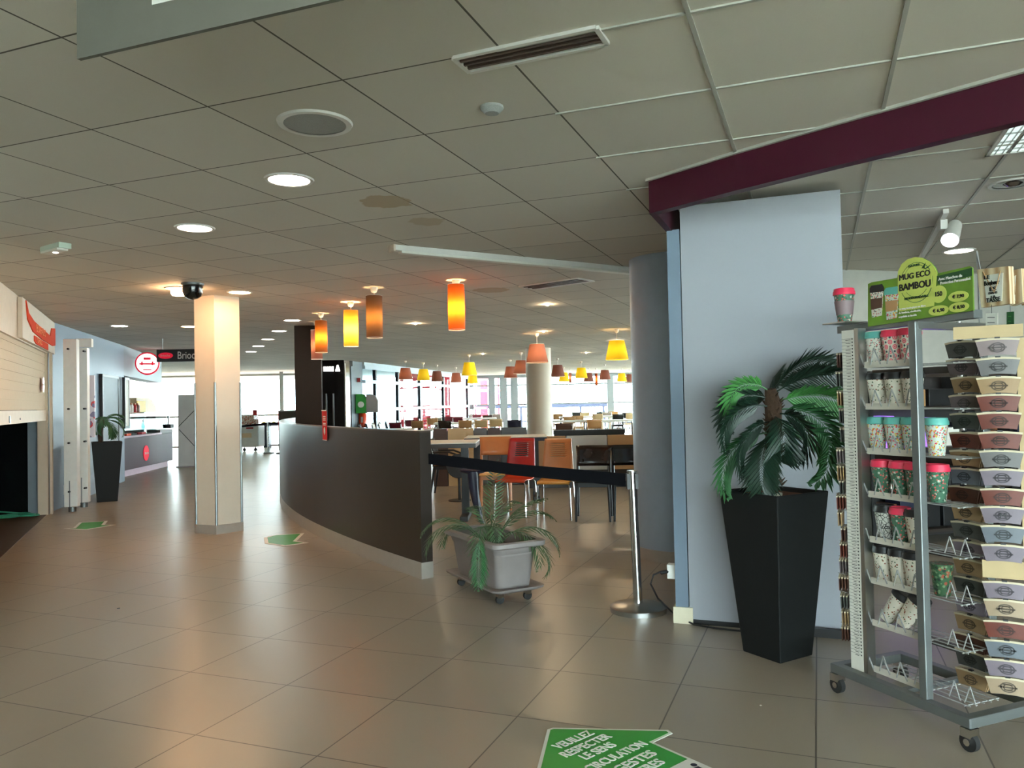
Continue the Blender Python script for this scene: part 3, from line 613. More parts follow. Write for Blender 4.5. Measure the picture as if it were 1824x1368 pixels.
# logo sign on the header
s0, zt = onS(34, 520, .02); s1, zt2 = onS(92, 560, .02)
SP = S0-out*.05
t = thing('steakhouse_sign', 'cream illuminated panel with orange lettering above the roller shutter', 'sign', (SP.x, SP.y, 0))
MB().plate([(s0, 2.19), (s1+.05, 2.19), (s1+.05, 2.63), (s0, 2.63)], (0, 0), tuple(SC), .045).build('panel', 'cream', t)
W2 = s1-s0
def sp(a, z): return (s0+.12+a*(W2-.1), z)
MB().plate([sp(.03, 2.62), sp(.10, 2.50), sp(.25, 2.45), sp(.80, 2.40), sp(.86, 2.52), sp(1.0, 2.55), sp(1.0, 2.31), sp(.9, 2.285), sp(.5, 2.29), sp(.22, 2.32), sp(.07, 2.42)], tuple(-out*.012), tuple(SC), .014).build('horn_shape', 'signred', t)
q = SC*(s0+.12+.26*W2)-out*.02; text('lettering', 'BUFFALO', .13, 'letterorange', (q.x, q.y, 2.375), (SC.x, SC.y, 0), t, sx=1.55, ext=.004)
q = SC*(s0+.12+.28*W2)-out*.012; MB().plate([sp(.26, 2.285), sp(.72, 2.275), sp(.72, 2.195), sp(.32, 2.195), sp(.26, 2.22)], tuple(-out*.01), tuple(SC), .012).build('lower_shape', 'signred', t)
q = SC*(s0+.12+.30*W2)-out*.016; text('lettering', 'GRILL', .085, 'letterorange', (q.x, q.y, 2.24), (SC.x, SC.y, 0), t, sx=1.9, ext=.003)
# doors in the dark interior, hose
dI = ns(SD)
dm = MB(); Ia = S0+SC*-.6+out*.8; Ib = S0+SC*2.9+out*.8
dm.seg(Ia, Ib, 0, 2.1, .04, 1); d1 = struct('door_1', dm, 'shutterdark')
for s in (1.35,): MB().seg(Ia+SC*s-out*.02, Ia+SC*(s+.03)-out*.02, 0, 2.1, .03, -1).build('door_seam', 'black', d1)
MB().seg(Ia+SC*2.3-out*.05, Ia+SC*2.75-out*.05, .52, .54, .03, -1).build('door_handle', 'rackgrey', d1)
h = []
hc = P(28, 922)
for i in range(46):
    a_ = i/46*4*math.pi; r_ = .17+.07*math.sin(i*.9); h.append((hc.x+r_*1.1*math.cos(a_)+i*.002, hc.y+r_*.9*math.sin(a_), .018+.0006*i))
h += [(hc.x-.22, hc.y-.1, .1), (hc.x-.42, hc.y-.15, .35), (hc.x-.5, hc.y-.1, .7)]
tag(MB().tube(h, .011, 6).build('green_hose', 'hose', smooth=True), 'loose green hose coiled on the brown floor under the shutter', 'hose')
# security gate posts
g1_ = P(129, 911); g2_ = P(150, 903); 
t = thing('gate_posts', 'pair of white gate posts joined at the top beside the shutter', 'gate', (g1_.x, g1_.y, 0))
def post(p, h_, w_, n):
    q = p-g1_; MB().box((q.x, q.y, .07+(h_-.07)/2), (w_, .13, h_-.07), .25).build('post', 'white', t, bevel=.006)
    MB().cyl((q.x, q.y, 0), (q.x, q.y, .08), .05).build('foot', 'rackgrey', t, smooth=True)
    MB().box((q.x, q.y-.066, .25), (.012, .004, .36), .25).build('slot', 'rackgrey', t)
post(g1_, 2.39, .17, 0); post(g2_, 2.3, .14, 1)
q = g2_-g1_
c_ = At(151, 611, 11.2)-Vector((g1_.x, g1_.y, 0)); MB().box((c_.x, c_.y, c_.z), (.2, .1, .12), .25).build('top_joint', 'white', t, bevel=.006)
for zz in (.28, 1.42, .95, 2.25):
    MB().cyl((.0, -.09, zz), (.0, -.05, zz), .014, n=8).build('bolt', 'black', t)
    MB().cyl((q.x+.06, q.y-.1, zz), (q.x+.06, q.y-.05, zz), .014, n=8).build('bolt', 'black', t)
a = At(143, 668, 11.3)-Vector((g1_.x, g1_.y, 0)); b = At(152, 780, 11.3)-Vector((g1_.x, g1_.y, 0))
MB().box(((a.x+b.x)/2, 11.3-g1_.y+.2, (a.z+b.z)/2), (b.x-a.x+.06, .03, a.z-b.z), .25).build('poster_panel', pattern('posterprint', (206, 196, 204), [(196, 60, 66), (120, 110, 140)], scale=6, thr=.5), t)
q = P(111, 905); t = thing('wall_socket_plug', 'small white plug socket low beside the gate posts', 'socket', (q.x, q.y+.1, .25))
MB().box((0, 0, 0), (.05, .04, .14)).build('plug', 'white', t, bevel=.004)
MB().tube([(0, 0, -.07), (.02, -.02, -.15), (.05, -.02, -.235)], .006).build('cord', 'white', t, smooth=True)

# ---- palms
def frond(mb, base, az, el, Ln, droop, n=16, lw=.02, ll=.14, stem=.15, sag=.35, tw=0):
    p = Vector(base); e = el; a = Vector((math.cos(az), math.sin(az), 0)); pts = [p.copy()]; dirs = []
    st = Ln/n
    for i in range(n):
        d = a*math.cos(e)+Vector((0, 0, math.sin(e))); p = p+d*st; pts.append(p.copy()); dirs.append(d); e -= droop/n*(1+i/n)
    mb.tube(pts, [max(.0012, .005*(1-i/n)) for i in range(n+1)], 5)
    side = Vector((-a.y, a.x, 0))
    for i in range(1, n+1):
        f = i/n
        if f < stem: continue
        for hh in ((0, .5) if i < n else (0,)):
            c = pts[i]-dirs[i-1]*st*hh; d = dirs[i-1]; sd0 = Vector((-a.y, a.x, 0)); up0 = sd0.cross(d); side = sd0*math.cos(tw)+up0*math.sin(tw); upv = side.cross(d)
            L_ = ll*(math.sin(math.pi*min(1, (f-stem)/(1-stem)*.8+.18))**.7)*random.uniform(.85, 1.1)
            for sg in (-1, 1):
                ld = (side*sg*math.cos(.9-.0*f)*1.0+d*math.sin(.75)+upv*.12).normalized()
                tip = c+ld*L_+Vector((0, 0, -sag*L_*random.uniform(.6, 1.1))); mid = c+ld*L_*.45+Vector((0, 0, -.08*L_))
                wv = d.cross(ld).cross(ld).normalized()*lw*.5; nv = ld.cross(wv).normalized()*lw*.12
                mb.add([c, mid+wv+nv, tip, mid-wv+nv, mid-nv], [(0, 1, 4), (1, 2, 4), (0, 4, 3), (4, 2, 3)])
def tapered_pot(mb, w0, w1, h, wall=.02, rz=0):
    def sqr(w, z): return [(w/2*x, w/2*y, z) for x, y in ((-1, -1), (1, -1), (1, 1), (-1, 1))]
    vs = sqr(w0, 0)+sqr(w1, h)+sqr(w1-2*wall, h)+sqr(w1-2*wall-.02, h-.06)
    fs = [(3, 2, 1, 0), (12, 13, 14, 15)]
    for k in range(3):
        for i in range(4): fs.append((k*4+i, k*4+(i+1) % 4, (k+1)*4+(i+1) % 4, (k+1)*4+i))
    return mb.add(vs, fs)
# big palm pot by the pillar: corner towards the viewer
bc = Vector((1.405, 4.365)); a1 = P(1390, 1183); a2 = P(1320, 1160); a3 = P(1455, 1165)
rzp = math.atan2(a3.y-a1.y, a3.x-a1.x); w0 = .255; cc_ = Vector((a1.x, a1.y, 0))+(Matrix.Rotation(rzp, 3, 'Z')@Vector((w0/2, w0/2, 0)))
e1_ = (Vector((a2.x-a1.x, a2.y-a1.y))).normalized(); e2_ = (Vector((a3.x-a1.x, a3.y-a1.y))).normalized()
t = thing('potted_palm', 'artificial palm in a tall black tapered pot before the blue pillar', 'potted plant', (cc_.x, cc_.y, 0), rzp)
tapered_pot(MB(), w0, .405, .885).build('pot', 'potblack', t, bevel=.006)
MB().box((0, 0, .845), (.36, .36, .03)).build('soil', 'clayballs', t)
MB().cyl((-.01, 0, .84), (-.01, 0, .872), .055, n=20).build('root_block', 'paper', t)
tk = [(-.01, 0, .86), (-.01, .0, .95), (.02, .01, 1.1), (.03, .01, 1.22), (.02, 0, 1.36), (.0, 0, 1.44)]
rr_ = [.03, .032, .04, .045, .045, .03]
mbk = MB().tube(tk, rr_, 12)
for i in range(70):
    f = random.random(); z = .9+f*.52; a_ = random.random()*6.28; x = .02; r_ = .04
    c_ = Vector((x+r_*.8*math.cos(a_), r_*.8*math.sin(a_), z)); d_ = Vector((math.cos(a_), math.sin(a_), .9)).normalized()
    mbk.cyl(c_, c_+d_*.04, .008, .002, 5)
mbk.build('trunk', 'trunk', t)
base_ang = -rzp
def W(az): return math.radians(az)+base_ang          # az in world: 0 = right, 180 = left, -90 = towards the viewer
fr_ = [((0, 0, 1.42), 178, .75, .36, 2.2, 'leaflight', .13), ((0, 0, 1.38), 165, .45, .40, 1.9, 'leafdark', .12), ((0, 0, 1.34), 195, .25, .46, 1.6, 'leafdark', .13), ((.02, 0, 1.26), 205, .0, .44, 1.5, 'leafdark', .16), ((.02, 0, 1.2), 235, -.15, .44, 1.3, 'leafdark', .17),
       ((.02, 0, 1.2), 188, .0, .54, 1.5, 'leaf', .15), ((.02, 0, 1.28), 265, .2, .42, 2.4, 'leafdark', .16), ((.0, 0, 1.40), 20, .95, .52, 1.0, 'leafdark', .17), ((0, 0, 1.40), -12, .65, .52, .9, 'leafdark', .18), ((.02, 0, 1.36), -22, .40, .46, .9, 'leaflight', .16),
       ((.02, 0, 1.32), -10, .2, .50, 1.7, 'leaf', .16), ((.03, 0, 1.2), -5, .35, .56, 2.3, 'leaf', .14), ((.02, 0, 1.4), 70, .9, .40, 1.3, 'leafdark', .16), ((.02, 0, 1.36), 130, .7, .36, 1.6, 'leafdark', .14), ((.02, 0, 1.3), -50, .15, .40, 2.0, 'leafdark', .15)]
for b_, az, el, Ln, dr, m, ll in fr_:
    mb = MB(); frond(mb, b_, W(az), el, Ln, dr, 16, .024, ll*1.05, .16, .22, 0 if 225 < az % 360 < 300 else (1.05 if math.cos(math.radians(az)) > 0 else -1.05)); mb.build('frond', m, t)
# left palm by the blue wall
q = P(178, 896); t = thing('potted_palm', 'small palm in a tall black tapered pot against the blue wall at left', 'potted plant', (q.x-.02, q.y+.25, 0), .5)
tapered_pot(MB(), .28, .42, .91).build('pot', 'potblack', t, bevel=.006)
MB().box((0, 0, .86), (.37, .37, .03)).build('soil', 'soil', t)
MB().tube([(-.08, 0, .86), (-.09, 0, 1.0), (-.08, 0, 1.12), (-.05, 0, 1.25)], [.03, .035, .04, .03], 10).build('trunk', 'trunk', t)
for az, el, Ln, dr in ((0, .7, .42, 1.6), (20, .3, .48, 1.8), (-30, .2, .45, 1.9), (60, .9, .4, 1.3), (180, .8, .3, 2.0), (-90, .3, .36, 2.2), (-10, -.1, .4, 1.6), (120, .9, .34, 1.8), (-60, .8, .42, 1.8)):
    mb = MB(); frond(mb, (-.05, 0, 1.22), math.radians(az)-.5, el, Ln, dr, 12, .02, .14, .2, .25); mb.build('frond', 'leaf', t)
# framed panels on the blue wall
BD = (BW1-BW0).normalized()
def wallframe(x0, x1, y0, y1, lab, off, fm_='black', inner='headergrey'):
    s0_, z0_ = On(x0, y1, BW0, BD); s1_, _ = On(x1, y0, BW0, BD); _, z1_ = On(x0, y0, BW0, BD)
    p_ = BW0+BD*s0_; t = thing('wall_frame', lab, 'frame', (p_.x, p_.y, z0_)); W_ = s1_-s0_; H_ = z1_-z0_; nn = Vector((BD.y, -BD.x))
    f = MB()
    for (a, b, c, d) in ((0, W_, 0, .05), (0, W_, H_-.05, H_), (0, .05, 0, H_), (W_-.05, W_, 0, H_)):
        f.plate([(a, c), (b, c), (b, d), (a, d)], tuple(nn*off), tuple(BD), .05)
    f.build('frame', fm_, t); MB().plate([(.04, .04), (W_-.04, .04), (W_-.04, H_-.04), (.04, H_-.04)], tuple(nn*(off-.01)), tuple(BD), .03).build('panel', inner, t)
wallframe(177, 206, 666, 808, 'large black-framed grey panel on the blue wall behind the left palm', .06, 'black', 'headergrey')
wallframe(213, 221, 672, 764, 'narrow dark-framed pale panel at the end of the blue wall', .1, 'black', 'paper')
# bakery counter
k0 = P(222, 850); k1 = P(308, 829); KD = Vector((k1.x-k0.x, k1.y-k0.y)).normalized(); KL = (Vector((k1.x-k0.x, k1.y-k0.y))).length
K0 = Vector((k0.x, k0.y)); KN = Vector((-KD.y, KD.x))     # away from the aisle
t = thing('bakery_counter', 'dark purple-brown bakery counter with pale plinth at the end of the blue wall', 'counter', (K0.x, K0.y, 0))
def kseg(s0, s1, z0, z1, th, off=0): return MB().seg(KD*s0+KN*off, KD*s1+KN*off, z0, z1, th, 1)
kseg(-.7, KL, .13, .80, .8).build('front', 'purplebrown', t, bevel=.01)
kseg(-.7, KL-.25, 0, .13, .7, .04).build('plinth', 'plinth', t)
kseg(-.7, KL-.9, .80, .84, .9, -.04).build('worktop', 'plinth', t, bevel=.005)
kseg(KL-.9, KL, .80, .9, .8).build('till_end', 'wenge', t)
kseg(-.7, KL-.3, .84, 1.33, .012, .05).build('glass_guard', 'guard', t)
s, z = On(260, 807, K0, KD)
em = MB().lathe([(.001, 0), (.17, 0), (.17, .01), (.001, .01)], n=28).build('round_badge', 'logored', t)
em.matrix_local = Matrix(((KD.x, 0, -KN.x, KD.x*s), (KD.y, 0, -KN.y, KD.y*s), (0, 1, 0, z), (0, 0, 0, 1)))
q = KD*(s-.12)-KN*.016; text('badge_lettering', 'Brioche', .075, 'white', (q.x, q.y, z), (KD.x, KD.y, 0), t, ext=.002)
# round illuminated sign
hdv = (BW2-BW1).normalized(); s, z = On(263, 648, BW1, hdv); q = BW1+hdv*s; hn = Vector((hdv.y, -hdv.x))
t = thing('round_sign', 'round lit white and red sign projecting above the bakery counter', 'sign', (q.x, q.y, z))
hdv = Vector((.93, .37)); hn = Vector((.37, -.93)); q = At(263, 648, 16.4); t.location = q
MB().bar((-.17, .1, .12), (-.62, .62, .12), .03).build('bracket', 'rackgrey', t)
o_ = MB().lathe([(.235, 0), (.235, .12), (.22, .13)], n=40).build('drum', 'logored', t, smooth=True)
R_ = Matrix(((hdv.x, 0, hn.x, 0), (hdv.y, 0, hn.y, 0), (0, 1, 0, 0), (0, 0, 0, 1))); o_.matrix_local = R_
o2 = MB().lathe([(.001, .131), (.205, .131), (.205, .14), (.001, .14)], n=40).build('face', 'logolit', t); o2.matrix_local = R_
pr = MB(); pr.box((0, .10, .146), (.14, .05, .006)).box((0, -.01, .146), (.30, .035, .006)).box((-.1, .0, .146), (.03, .08, .006)).box((.1, .0, .146), (.03, .08, .006)).box((0, -.13, .146), (.16, .025, .006))
pr.build('print', 'logored', t).matrix_local = R_
# hanging bakery sign
a = At(280, 645, 14.0); b = At(418, 645, 14.0); H_ = At(280, 623, 14.0).z-a.z
t = thing('bakery_sign', 'black hanging sign with red oval and white letters left of the aisle column', 'sign', (a.x, 14, a.z))
MB().box(((b.x-a.x)/2, 0, H_/2), (b.x-a.x, .05, H_)).build('board', 'black', t, bevel=.004)
for x in (.1, 1.25): MB().cyl((x, 0, H_), (x, 0, 2.65-a.z), .005, n=6).build('wire', 'steel', t)
el_ = MB().lathe([(.001, 0), (.09, 0), (.09, .008), (.001, .008)], n=28, sx=1.45, sy=.62).build('oval_badge', 'logored', t); el_.matrix_local = Matrix.Translation((.165, -.026, H_/2)) @ Matrix.Rotation(math.pi/2, 4, 'X')
text('badge_lettering', 'Brioche', .055, 'cream', (.075, -.037, H_/2), (1, 0, 0), t)
text('lettering', 'Brioche Dorée', .19, 'white', (.37, -.026, H_/2-.005), (1, 0, 0), t, sx=.78)
# goods on the counter
def kpt(px, y, off=.3):
    s, z = On(px, y, K0+KN*off, KD); q = K0+KD*s+KN*off; return q, z
q, z = kpt(262, 730, .5)
t = thing('cake_display', 'half-round pale yellow display hood on the bakery counter', 'display', (q.x, q.y, .84))
pts = [(-.7, 0), (.62, 0)]+[(.62*math.cos(i*math.pi/16), .5+.28*math.sin(i*math.pi/16)) for i in range(0, 9)]+[(-.7, .78)]
MB().plate([(-.7, .45), (.68, .45)]+[(.68*math.cos(i*math.pi/16), .45+.38*math.sin(i*math.pi/16)) for i in range(1, 8)]+[(-.7, .83)], (0, 0), tuple(KD), .3).build('hood', 'peach', t)
MB().plate([(-.7, .46), (-.15, .46), (-.15, .75), (-.7, .75)], tuple(-KN*.02), tuple(KD), .01).build('yellow_panel', 'yellow', t)
MB().plate([(-.6, 0), (.6, 0), (.6, .44), (-.6, .44)], (0, 0), tuple(KD), .3).build('case', 'guard', t)
for i, (px, m, lab) in enumerate(((228, 'paper', 'white carton nearest the wall on the bakery counter shelf'), (234, 'paper', 'second white carton on the bakery counter shelf'), (240, 'red', 'red carton on the bakery counter shelf'), (245, 'bottlebrown', 'brown bottle on the bakery counter shelf'))):
    q, z = kpt(px, 730, .12); t = thing('drink_carton', lab, 'carton', (q.x, q.y, 1.33), 0, 'cartons above the bakery counter')
    MB().lathe([(.04, 0), (.045, .02), (.045, .14), (.025, .17)], n=12).build('body', m, t, smooth=True); MB().cyl((0, 0, .17), (0, 0, .2), .02, n=10).build('cap', 'orangewood', t)
sb = kseg(.0, 1.1, 1.31, 1.33, .22, .06); o = sb.build('glass_shelf', 'orangewood'); o.location = (K0.x, K0.y, 0); tag(o, 'narrow wooden shelf under the cartons on the bakery counter', 'shelf')
for px, y, m, lab in ((225, 775, 'redorange', 'orange-red packet at the near end of the bakery worktop'), (252, 774, 'red', 'red tray in the middle of the bakery worktop')):
    q, z = kpt(px, y, .02); t = tag(MB().box((0, 0, .03), (.12, .2, .05)).build('packet', m, loc=(q.x, q.y, .84), bevel=.01), lab, 'packet')
q, z = kpt(255, 760, .2); t = thing('sanitiser_bottle', 'clear pump bottle standing on the bakery worktop', 'bottle', (q.x, q.y, .84))
MB().lathe([(.04, 0), (.04, .2), (.015, .26)], n=14).build('body', 'glassblue', t, smooth=True); MB().cyl((0, 0, .26), (0, 0, .32), .012, n=8).bar((0, 0, .32), (.05, 0, .32), .012).build('pump', 'white', t)
q, z = kpt(300, 758, .3); t = thing('till_screen', 'black till terminal on the far end of the bakery counter', 'till', (q.x, q.y, .9))
MB().box((0, 0, .05), (.2, .2, .1)).build('base', 'black', t); MB().box((0, 0, .2), (.36, .04, .24), -1.2).build('screen', 'blackgloss', t)
# banner stand seen from behind
q = P(330, 832); t = thing('banner_stand', 'grey back of an X-shaped banner stand beside the aisle column', 'banner', (q.x+.25, q.y, 0), 0)
MB().add([(-.42, 0, .03), (.42, 0, .03), (.42, .03, 1.72), (-.42, .03, 1.72), (-.42, .006, .03), (.42, .006, .03), (.42, .036, 1.72), (-.42, .036, 1.72)], [(0, 1, 2, 3), (7, 6, 5, 4), (0, 4, 5, 1), (3, 2, 6, 7), (0, 3, 7, 4), (1, 5, 6, 2)]).build('fabric', 'bannerback', t)
MB().box((0, 0, .015), (.86, .2, .03)).build('base', 'steel', t)
MB().tube([(-.4, -.03, .95-.0), (.35, -.02, 1.7)], .008).tube([(-.38, -.03, .9), (.4, -.03, .04)], .008).build('cross_rod', 'black', t)
t = tag(MB().box((0, 0, 0), (.35, .3, .45)).build('white_cooler', 'white', loc=(-10.3, 22.5, .8)), 'white box shape beyond the bakery till against the bright window', 'box'); t.location.z = .225
# far aisle: stanchions, cart, tables
def stanchion(x, y, lab, lean=0, grp=None, h=.92, rb=.17):
    t = thing('barrier_post', lab, 'barrier post', (x, y, 0), 0, grp)
    MB().lathe([(rb, 0), (rb, .03), (rb*.93, .038), (.06, .05), (.03, .055)], n=48).build('base', 'steel', t, smooth=True)
    MB().cyl((0, 0, .05), (lean, 0, h), .03, n=24).build('pole', 'chrome', t, smooth=True)
    MB().cyl((lean, 0, h), (lean, 0, h+.012), .034, n=24).build('cap', 'steel', t, smooth=True)
    MB().box((lean, 0, h-.06), (.074, .05, .1)).build('belt_head', 'black', t)
    return t
def belt(pts, w_, lab, name='barrier_belt'):
    vs = []; fs = []
    for p in pts: vs += [(p[0], p[1]-.002, p[2]+w_/2), (p[0], p[1]-.002, p[2]-w_/2), (p[0], p[1]+.002, p[2]+w_/2), (p[0], p[1]+.002, p[2]-w_/2)]
    for i in range(len(pts)-1):
        a = i*4; b = a+4; fs += [(a, b, b+1, a+1), (a+3, b+3, b+2, a+2), (a, a+2, b+2, b), (a+1, b+1, b+3, a+3)]
    fs += [(0, 1, 3, 2), (len(vs)-4, len(vs)-2, len(vs)-1, len(vs)-3)]
    return tag(MB().add(vs, fs).build(name, 'beltblack'), lab, 'belt')
sa = P(478, 808); sb_ = P(502, 808)
stanchion(sa.x, sa.y, 'left of two distant steel barrier posts at the end of the aisle', grp='distant barrier posts'); stanchion(sb_.x, sb_.y, 'right of two distant steel barrier posts at the end of the aisle', grp='distant barrier posts')
a0 = At(418, 761, 23.0)
belt([(a0.x, 23.0, a0.z), (sa.x-.03, sa.y, .89), (sa.x+.02, sa.y-.01, .89), (sb_.x, sb_.y-.01, .9), (sb_.x+.5, sb_.y, .9)], .06, 'distant black belt strung across the end of the aisle')
q = P(440, 803); t = thing('snack_cart', 'white wheeled cart heaped with packets at the end of the aisle', 'cart', (q.x, q.y, 0))
MB().box((0, 0, .46), (.95, .6, .66)).build('body', 'white', t, bevel=.02)
for x in (-.35, 0, .35): MB().cyl((x, -.25, .05), (x, -.22, .05), .05).bar((x, -.235, .05), (x, -.235, .14), .02).build('wheel', 'rubber', t)
MB().box((.1, -.306, .5), (.3, .01, .14)).build('label_plate', 'peach', t); MB().box((.2, -.31, .73), (.22, .03, .05)).build('handle', 'red', t)
MB().prism([(-.47, -.29), (.47, -.29), (.3, .28), (-.4, .28)], .79, 1.0).box((0, 0, 1.05), (.6, .4, .14)).build('heaped_packets', pattern('snackprint', (214, 190, 170), [(190, 90, 60), (150, 100, 90), (230, 220, 210)], scale=16, thr=.6), t)
q = P(478, 800); t = thing('display_table', 'dark blue table with pastries behind the distant barrier', 'table', (q.x, q.y+1.2, 0))
MB().box((0, 0, .76), (1.2, .5, .05)).build('tabletop', 'navy', t)
for x in (-.5, .08): MB().box((x+.1, 0, .37), (.16, .35, .74)).build('leg', 'navy', t)
for i in range(6):
    x = -.5+i*.17; tag(MB().lathe([(.001, 0), (.07, .01), (.08, .05), (.04, .09), (.001, .1)], n=12, sx=1.2).build('pastry_basket', 'orangewood' if i % 2 else 'yellow', loc=(q.x+x, q.y+1.15, .785), smooth=True), ORD[i]+' pastry heap from the left on the dark blue table', 'pastry', 'pastries on the blue table')
q = P(512, 802); t = thing('display_shelf', 'white shelf with blue boxes at the right end of the distant aisle', 'shelf', (q.x, q.y+1.6, 0))
MB().box((0, 0, .4), (1.1, .4, .03)).box((0, 0, .75), (1.1, .4, .03)).build('board', 'white', t)
for x in (-.5, .5): MB().box((x, 0, .4), (.04, .4, .8)).build('side', 'white', t)
for i, x in enumerate((-.3, .05, .3)): tag(MB().box((q.x+x, q.y+1.6, .415+.11), (.24, .25, .22)).build('blue_box', mat('bluebox%d' % i, (40, 150, 190))), ORD[i]+' blue box from the left on the distant white shelf', 'box', 'blue boxes on the distant shelf')
q = At(454, 737, 25.3); t = thing('red_notice_stand', 'small red and white notice on a thin stand by the bright window', 'sign', (q.x, 25.3, 0))
MB().box((0, 0, q.z), (.14, .02, .24)).build('card', 'red', t); MB().cyl((0, 0.02, 0), (0, 0.02, q.z), .012, n=8).lathe([(.12, 0), (.12, .02)], n=20).build('stand', 'steel', t)
q = At(532, 742, 25.0); t = thing('dark_counter', 'dark low cabinet against the bright window left of the dark column', 'cabinet', (q.x-.2, 25.2, 0)); MB().box((0, 0, .62), (.9, .4, 1.24)).build('body', 'wengetop', t); MB().box((0, -.02, 1.25), (.96, .46, .03)).build('top', 'steel', t)
# floor arrows
def arrow(pts, k, name, lab, txt=None):
    ce = sum((Vector((p[0], p[1])) for p in pts), Vector((0, 0)))/len(pts)
    t = thing(name, lab, 'floor sticker', (ce.x, ce.y, 0))
    b_ = MB().prism([(p[0]-ce.x, p[1]-ce.y) for p in pts], .0005, .0022).build('border', 'stickerwhite', t)
    inn_ = [((p[0]-ce.x), (p[1]-ce.y)) for p in pts]
    n = len(inn_); res = []
    area = sum(inn_[i][0]*inn_[(i+1) % n][1]-inn_[(i+1) % n][0]*inn_[i][1] for i in range(n)); sg = 1 if area > 0 else -1
    for i in range(n):
        p0 = Vector(inn_[i-1]); p1 = Vector(inn_[i]); p2 = Vector(inn_[(i+1) % n]); d1 = (p1-p0).normalized(); d2 = (p2-p1).normalized()
        n1 = Vector((-d1.y, d1.x))*sg; n2 = Vector((-d2.y, d2.x))*sg; m = (n1+n2); m = m/max(.25, m.dot(n1)); res.append(tuple(p1+m*k))
    MB().prism(res, .0015, .003).build('face', 'green', t)
    return t, ce
arrow([P(*p) for p in [(112, 942), (152, 944), (206, 935), (186, 935), (192, 928), (141, 931), (130, 941)]], .035, 'floor_arrow', 'green floor arrow sticker on the tiles near the shutter')
arrow([P(*p) for p in [(470, 958), (489, 953), (542, 950), (528, 964), (550, 967), (506, 973), (472, 968)]], .035, 'floor_arrow', 'pale green floor arrow sticker beyond the aisle column')
ap = [P(*p) for p in [(975, 1300), (985, 1297), (1190, 1301), (1198, 1307), (1164, 1323)]]
n0 = P(1164, 1323); v_ = P(1262, 1366)-n0; tip = n0+v_*1.9; ap += [tip]
bl = P(960, 1368); lv_ = bl-P(978, 1300); ap += [P(978, 1300)+lv_*6.5+Vector((.25, 0, 0)), P(978, 1300)+lv_*5.6]
t, ce = arrow(ap, .014, 'floor_arrow', 'large green floor arrow with white French text at the bottom edge')
xd = (P(1063, 1306)-P(992, 1337)); xd.z = 0; xd.normalize(); yd = Vector((-xd.y, xd.x, 0))
def tx(s, px, y, px2, y2, size):
    a = P(px, y); a2 = P(px2, y2); ln = (a2-a).length
    o = text('lettering', s, size, 'stickerwhite', (a.x-ce.x, a.y-ce.y, .0032), xd, t, ext=.0004, yd=yd, off=0, bold=.03)
    bb = [v.co.dot(xd) for v in o.data.vertices]; w_ = max(bb)-min(bb); k = ln/w_; x0 = Vector((a.x-ce.x, a.y-ce.y, .0032))
    for v in o.data.vertices:
        r = v.co-x0; r = r+xd*(r.dot(xd)*(k-1)); v.co = x0+r+yd*0
    o2 = o.data.copy(); o.data = o2
tx('VEUILLEZ', 990, 1333, 1062, 1309, .068); tx('RESPECTER', 1002, 1348, 1094, 1316, .068); tx('LE SENS', 1037, 1352, 1102, 1331, .068)
tx('CIRCULATION', 1046, 1373, 1158, 1329, .068); tx('& GESTES', 1078, 1384, 1174, 1345, .068); tx('BARRIERES', 1090, 1402, 1190, 1362, .068)
c3 = Vector((ce.x, ce.y, 0)); q1 = P(1226, 1353)-c3; q2 = P(1190, 1371)-c3; q3 = q2+v_*2.2+Vector((.1, -.1, 0)); MB().prism([(q1.x, q1.y), (q2.x, q2.y), (q3.x, q3.y), ((tip-c3).x, (tip-c3).y)], .003, .0034).build('white_tip', 'stickerwhite', t)
a = P(1236, 1364); MB().cyl((a.x-ce.x, a.y-ce.y, .0034), (a.x-ce.x, a.y-ce.y, .0038), .013, n=20).box((a.x-ce.x+.01, a.y-ce.y-.05, .0036), (.05, .06, .0004), .6).build('figure_head', 'navy', t)

# ------------------------------------------------------------------ trough planter on wheels, near barrier, cable
r1 = Vector((-.132, 5.306)); r2 = Vector((.197, 5.573)); r4 = Vector((-.733, 6.418))
dl = (r4-r1); Lr = .9; dl.normalize(); dw = Vector((dl.y, -dl.x)); Wr = .40
if dw.x < 0: dw = -dw
cen = r1+dl*Lr/2+dw*Wr/2; rz = math.atan2(dl.y, dl.x)
t = thing('planter_trough', 'long taupe plastic planter on a wheeled tray at the end of the curved wall', 'planter', (cen.x, cen.y, 0), rz)
def rect(w, d, z, r=.05, n=4):
    o = []
    for cx, cy, a0 in ((w/2-r, d/2-r, 0), (-w/2+r, d/2-r, 90), (-w/2+r, -d/2+r, 180), (w/2-r, -d/2+r, 270)):
        for k in range(n+1):
            a = math.radians(a0+90*k/n); o.append((cx+r*math.cos(a), cy+r*math.sin(a), z))
    return o
def loft(secs, cap=True):
    n = len(secs[0]); vs = [v for s in secs for v in s]; fs = [(j*n+i, j*n+(i+1) % n, (j+1)*n+(i+1) % n, (j+1)*n+i) for j in range(len(secs)-1) for i in range(n)]
    if cap: fs += [tuple(range(n-1, -1, -1)), tuple(range((len(secs)-1)*n, len(secs)*n))]
    return MB().add(vs, fs)
loft([rect(.68, .27, .1), rect(.76, .32, .34), rect(.77, .33, .345), rect(.80, .35, .385), rect(.88, .40, .39), rect(.90, .42, .40), rect(.90, .42, .425), rect(.88, .40, .432), rect(.80, .33, .43), rect(.76, .3, .33)]).build('trough', 'trough', t, smooth=True)
loft([rect(.735, .285, .32), rect(.735, .285, .345)]).build('soil', 'soil', t)
loft([rect(.74, .31, .075), rect(.80, .36, .085), rect(.86, .40, .10), rect(.87, .41, .112), rect(.85, .39, .115), rect(.78, .33, .1)]).build('tray', 'trough', t, smooth=True)
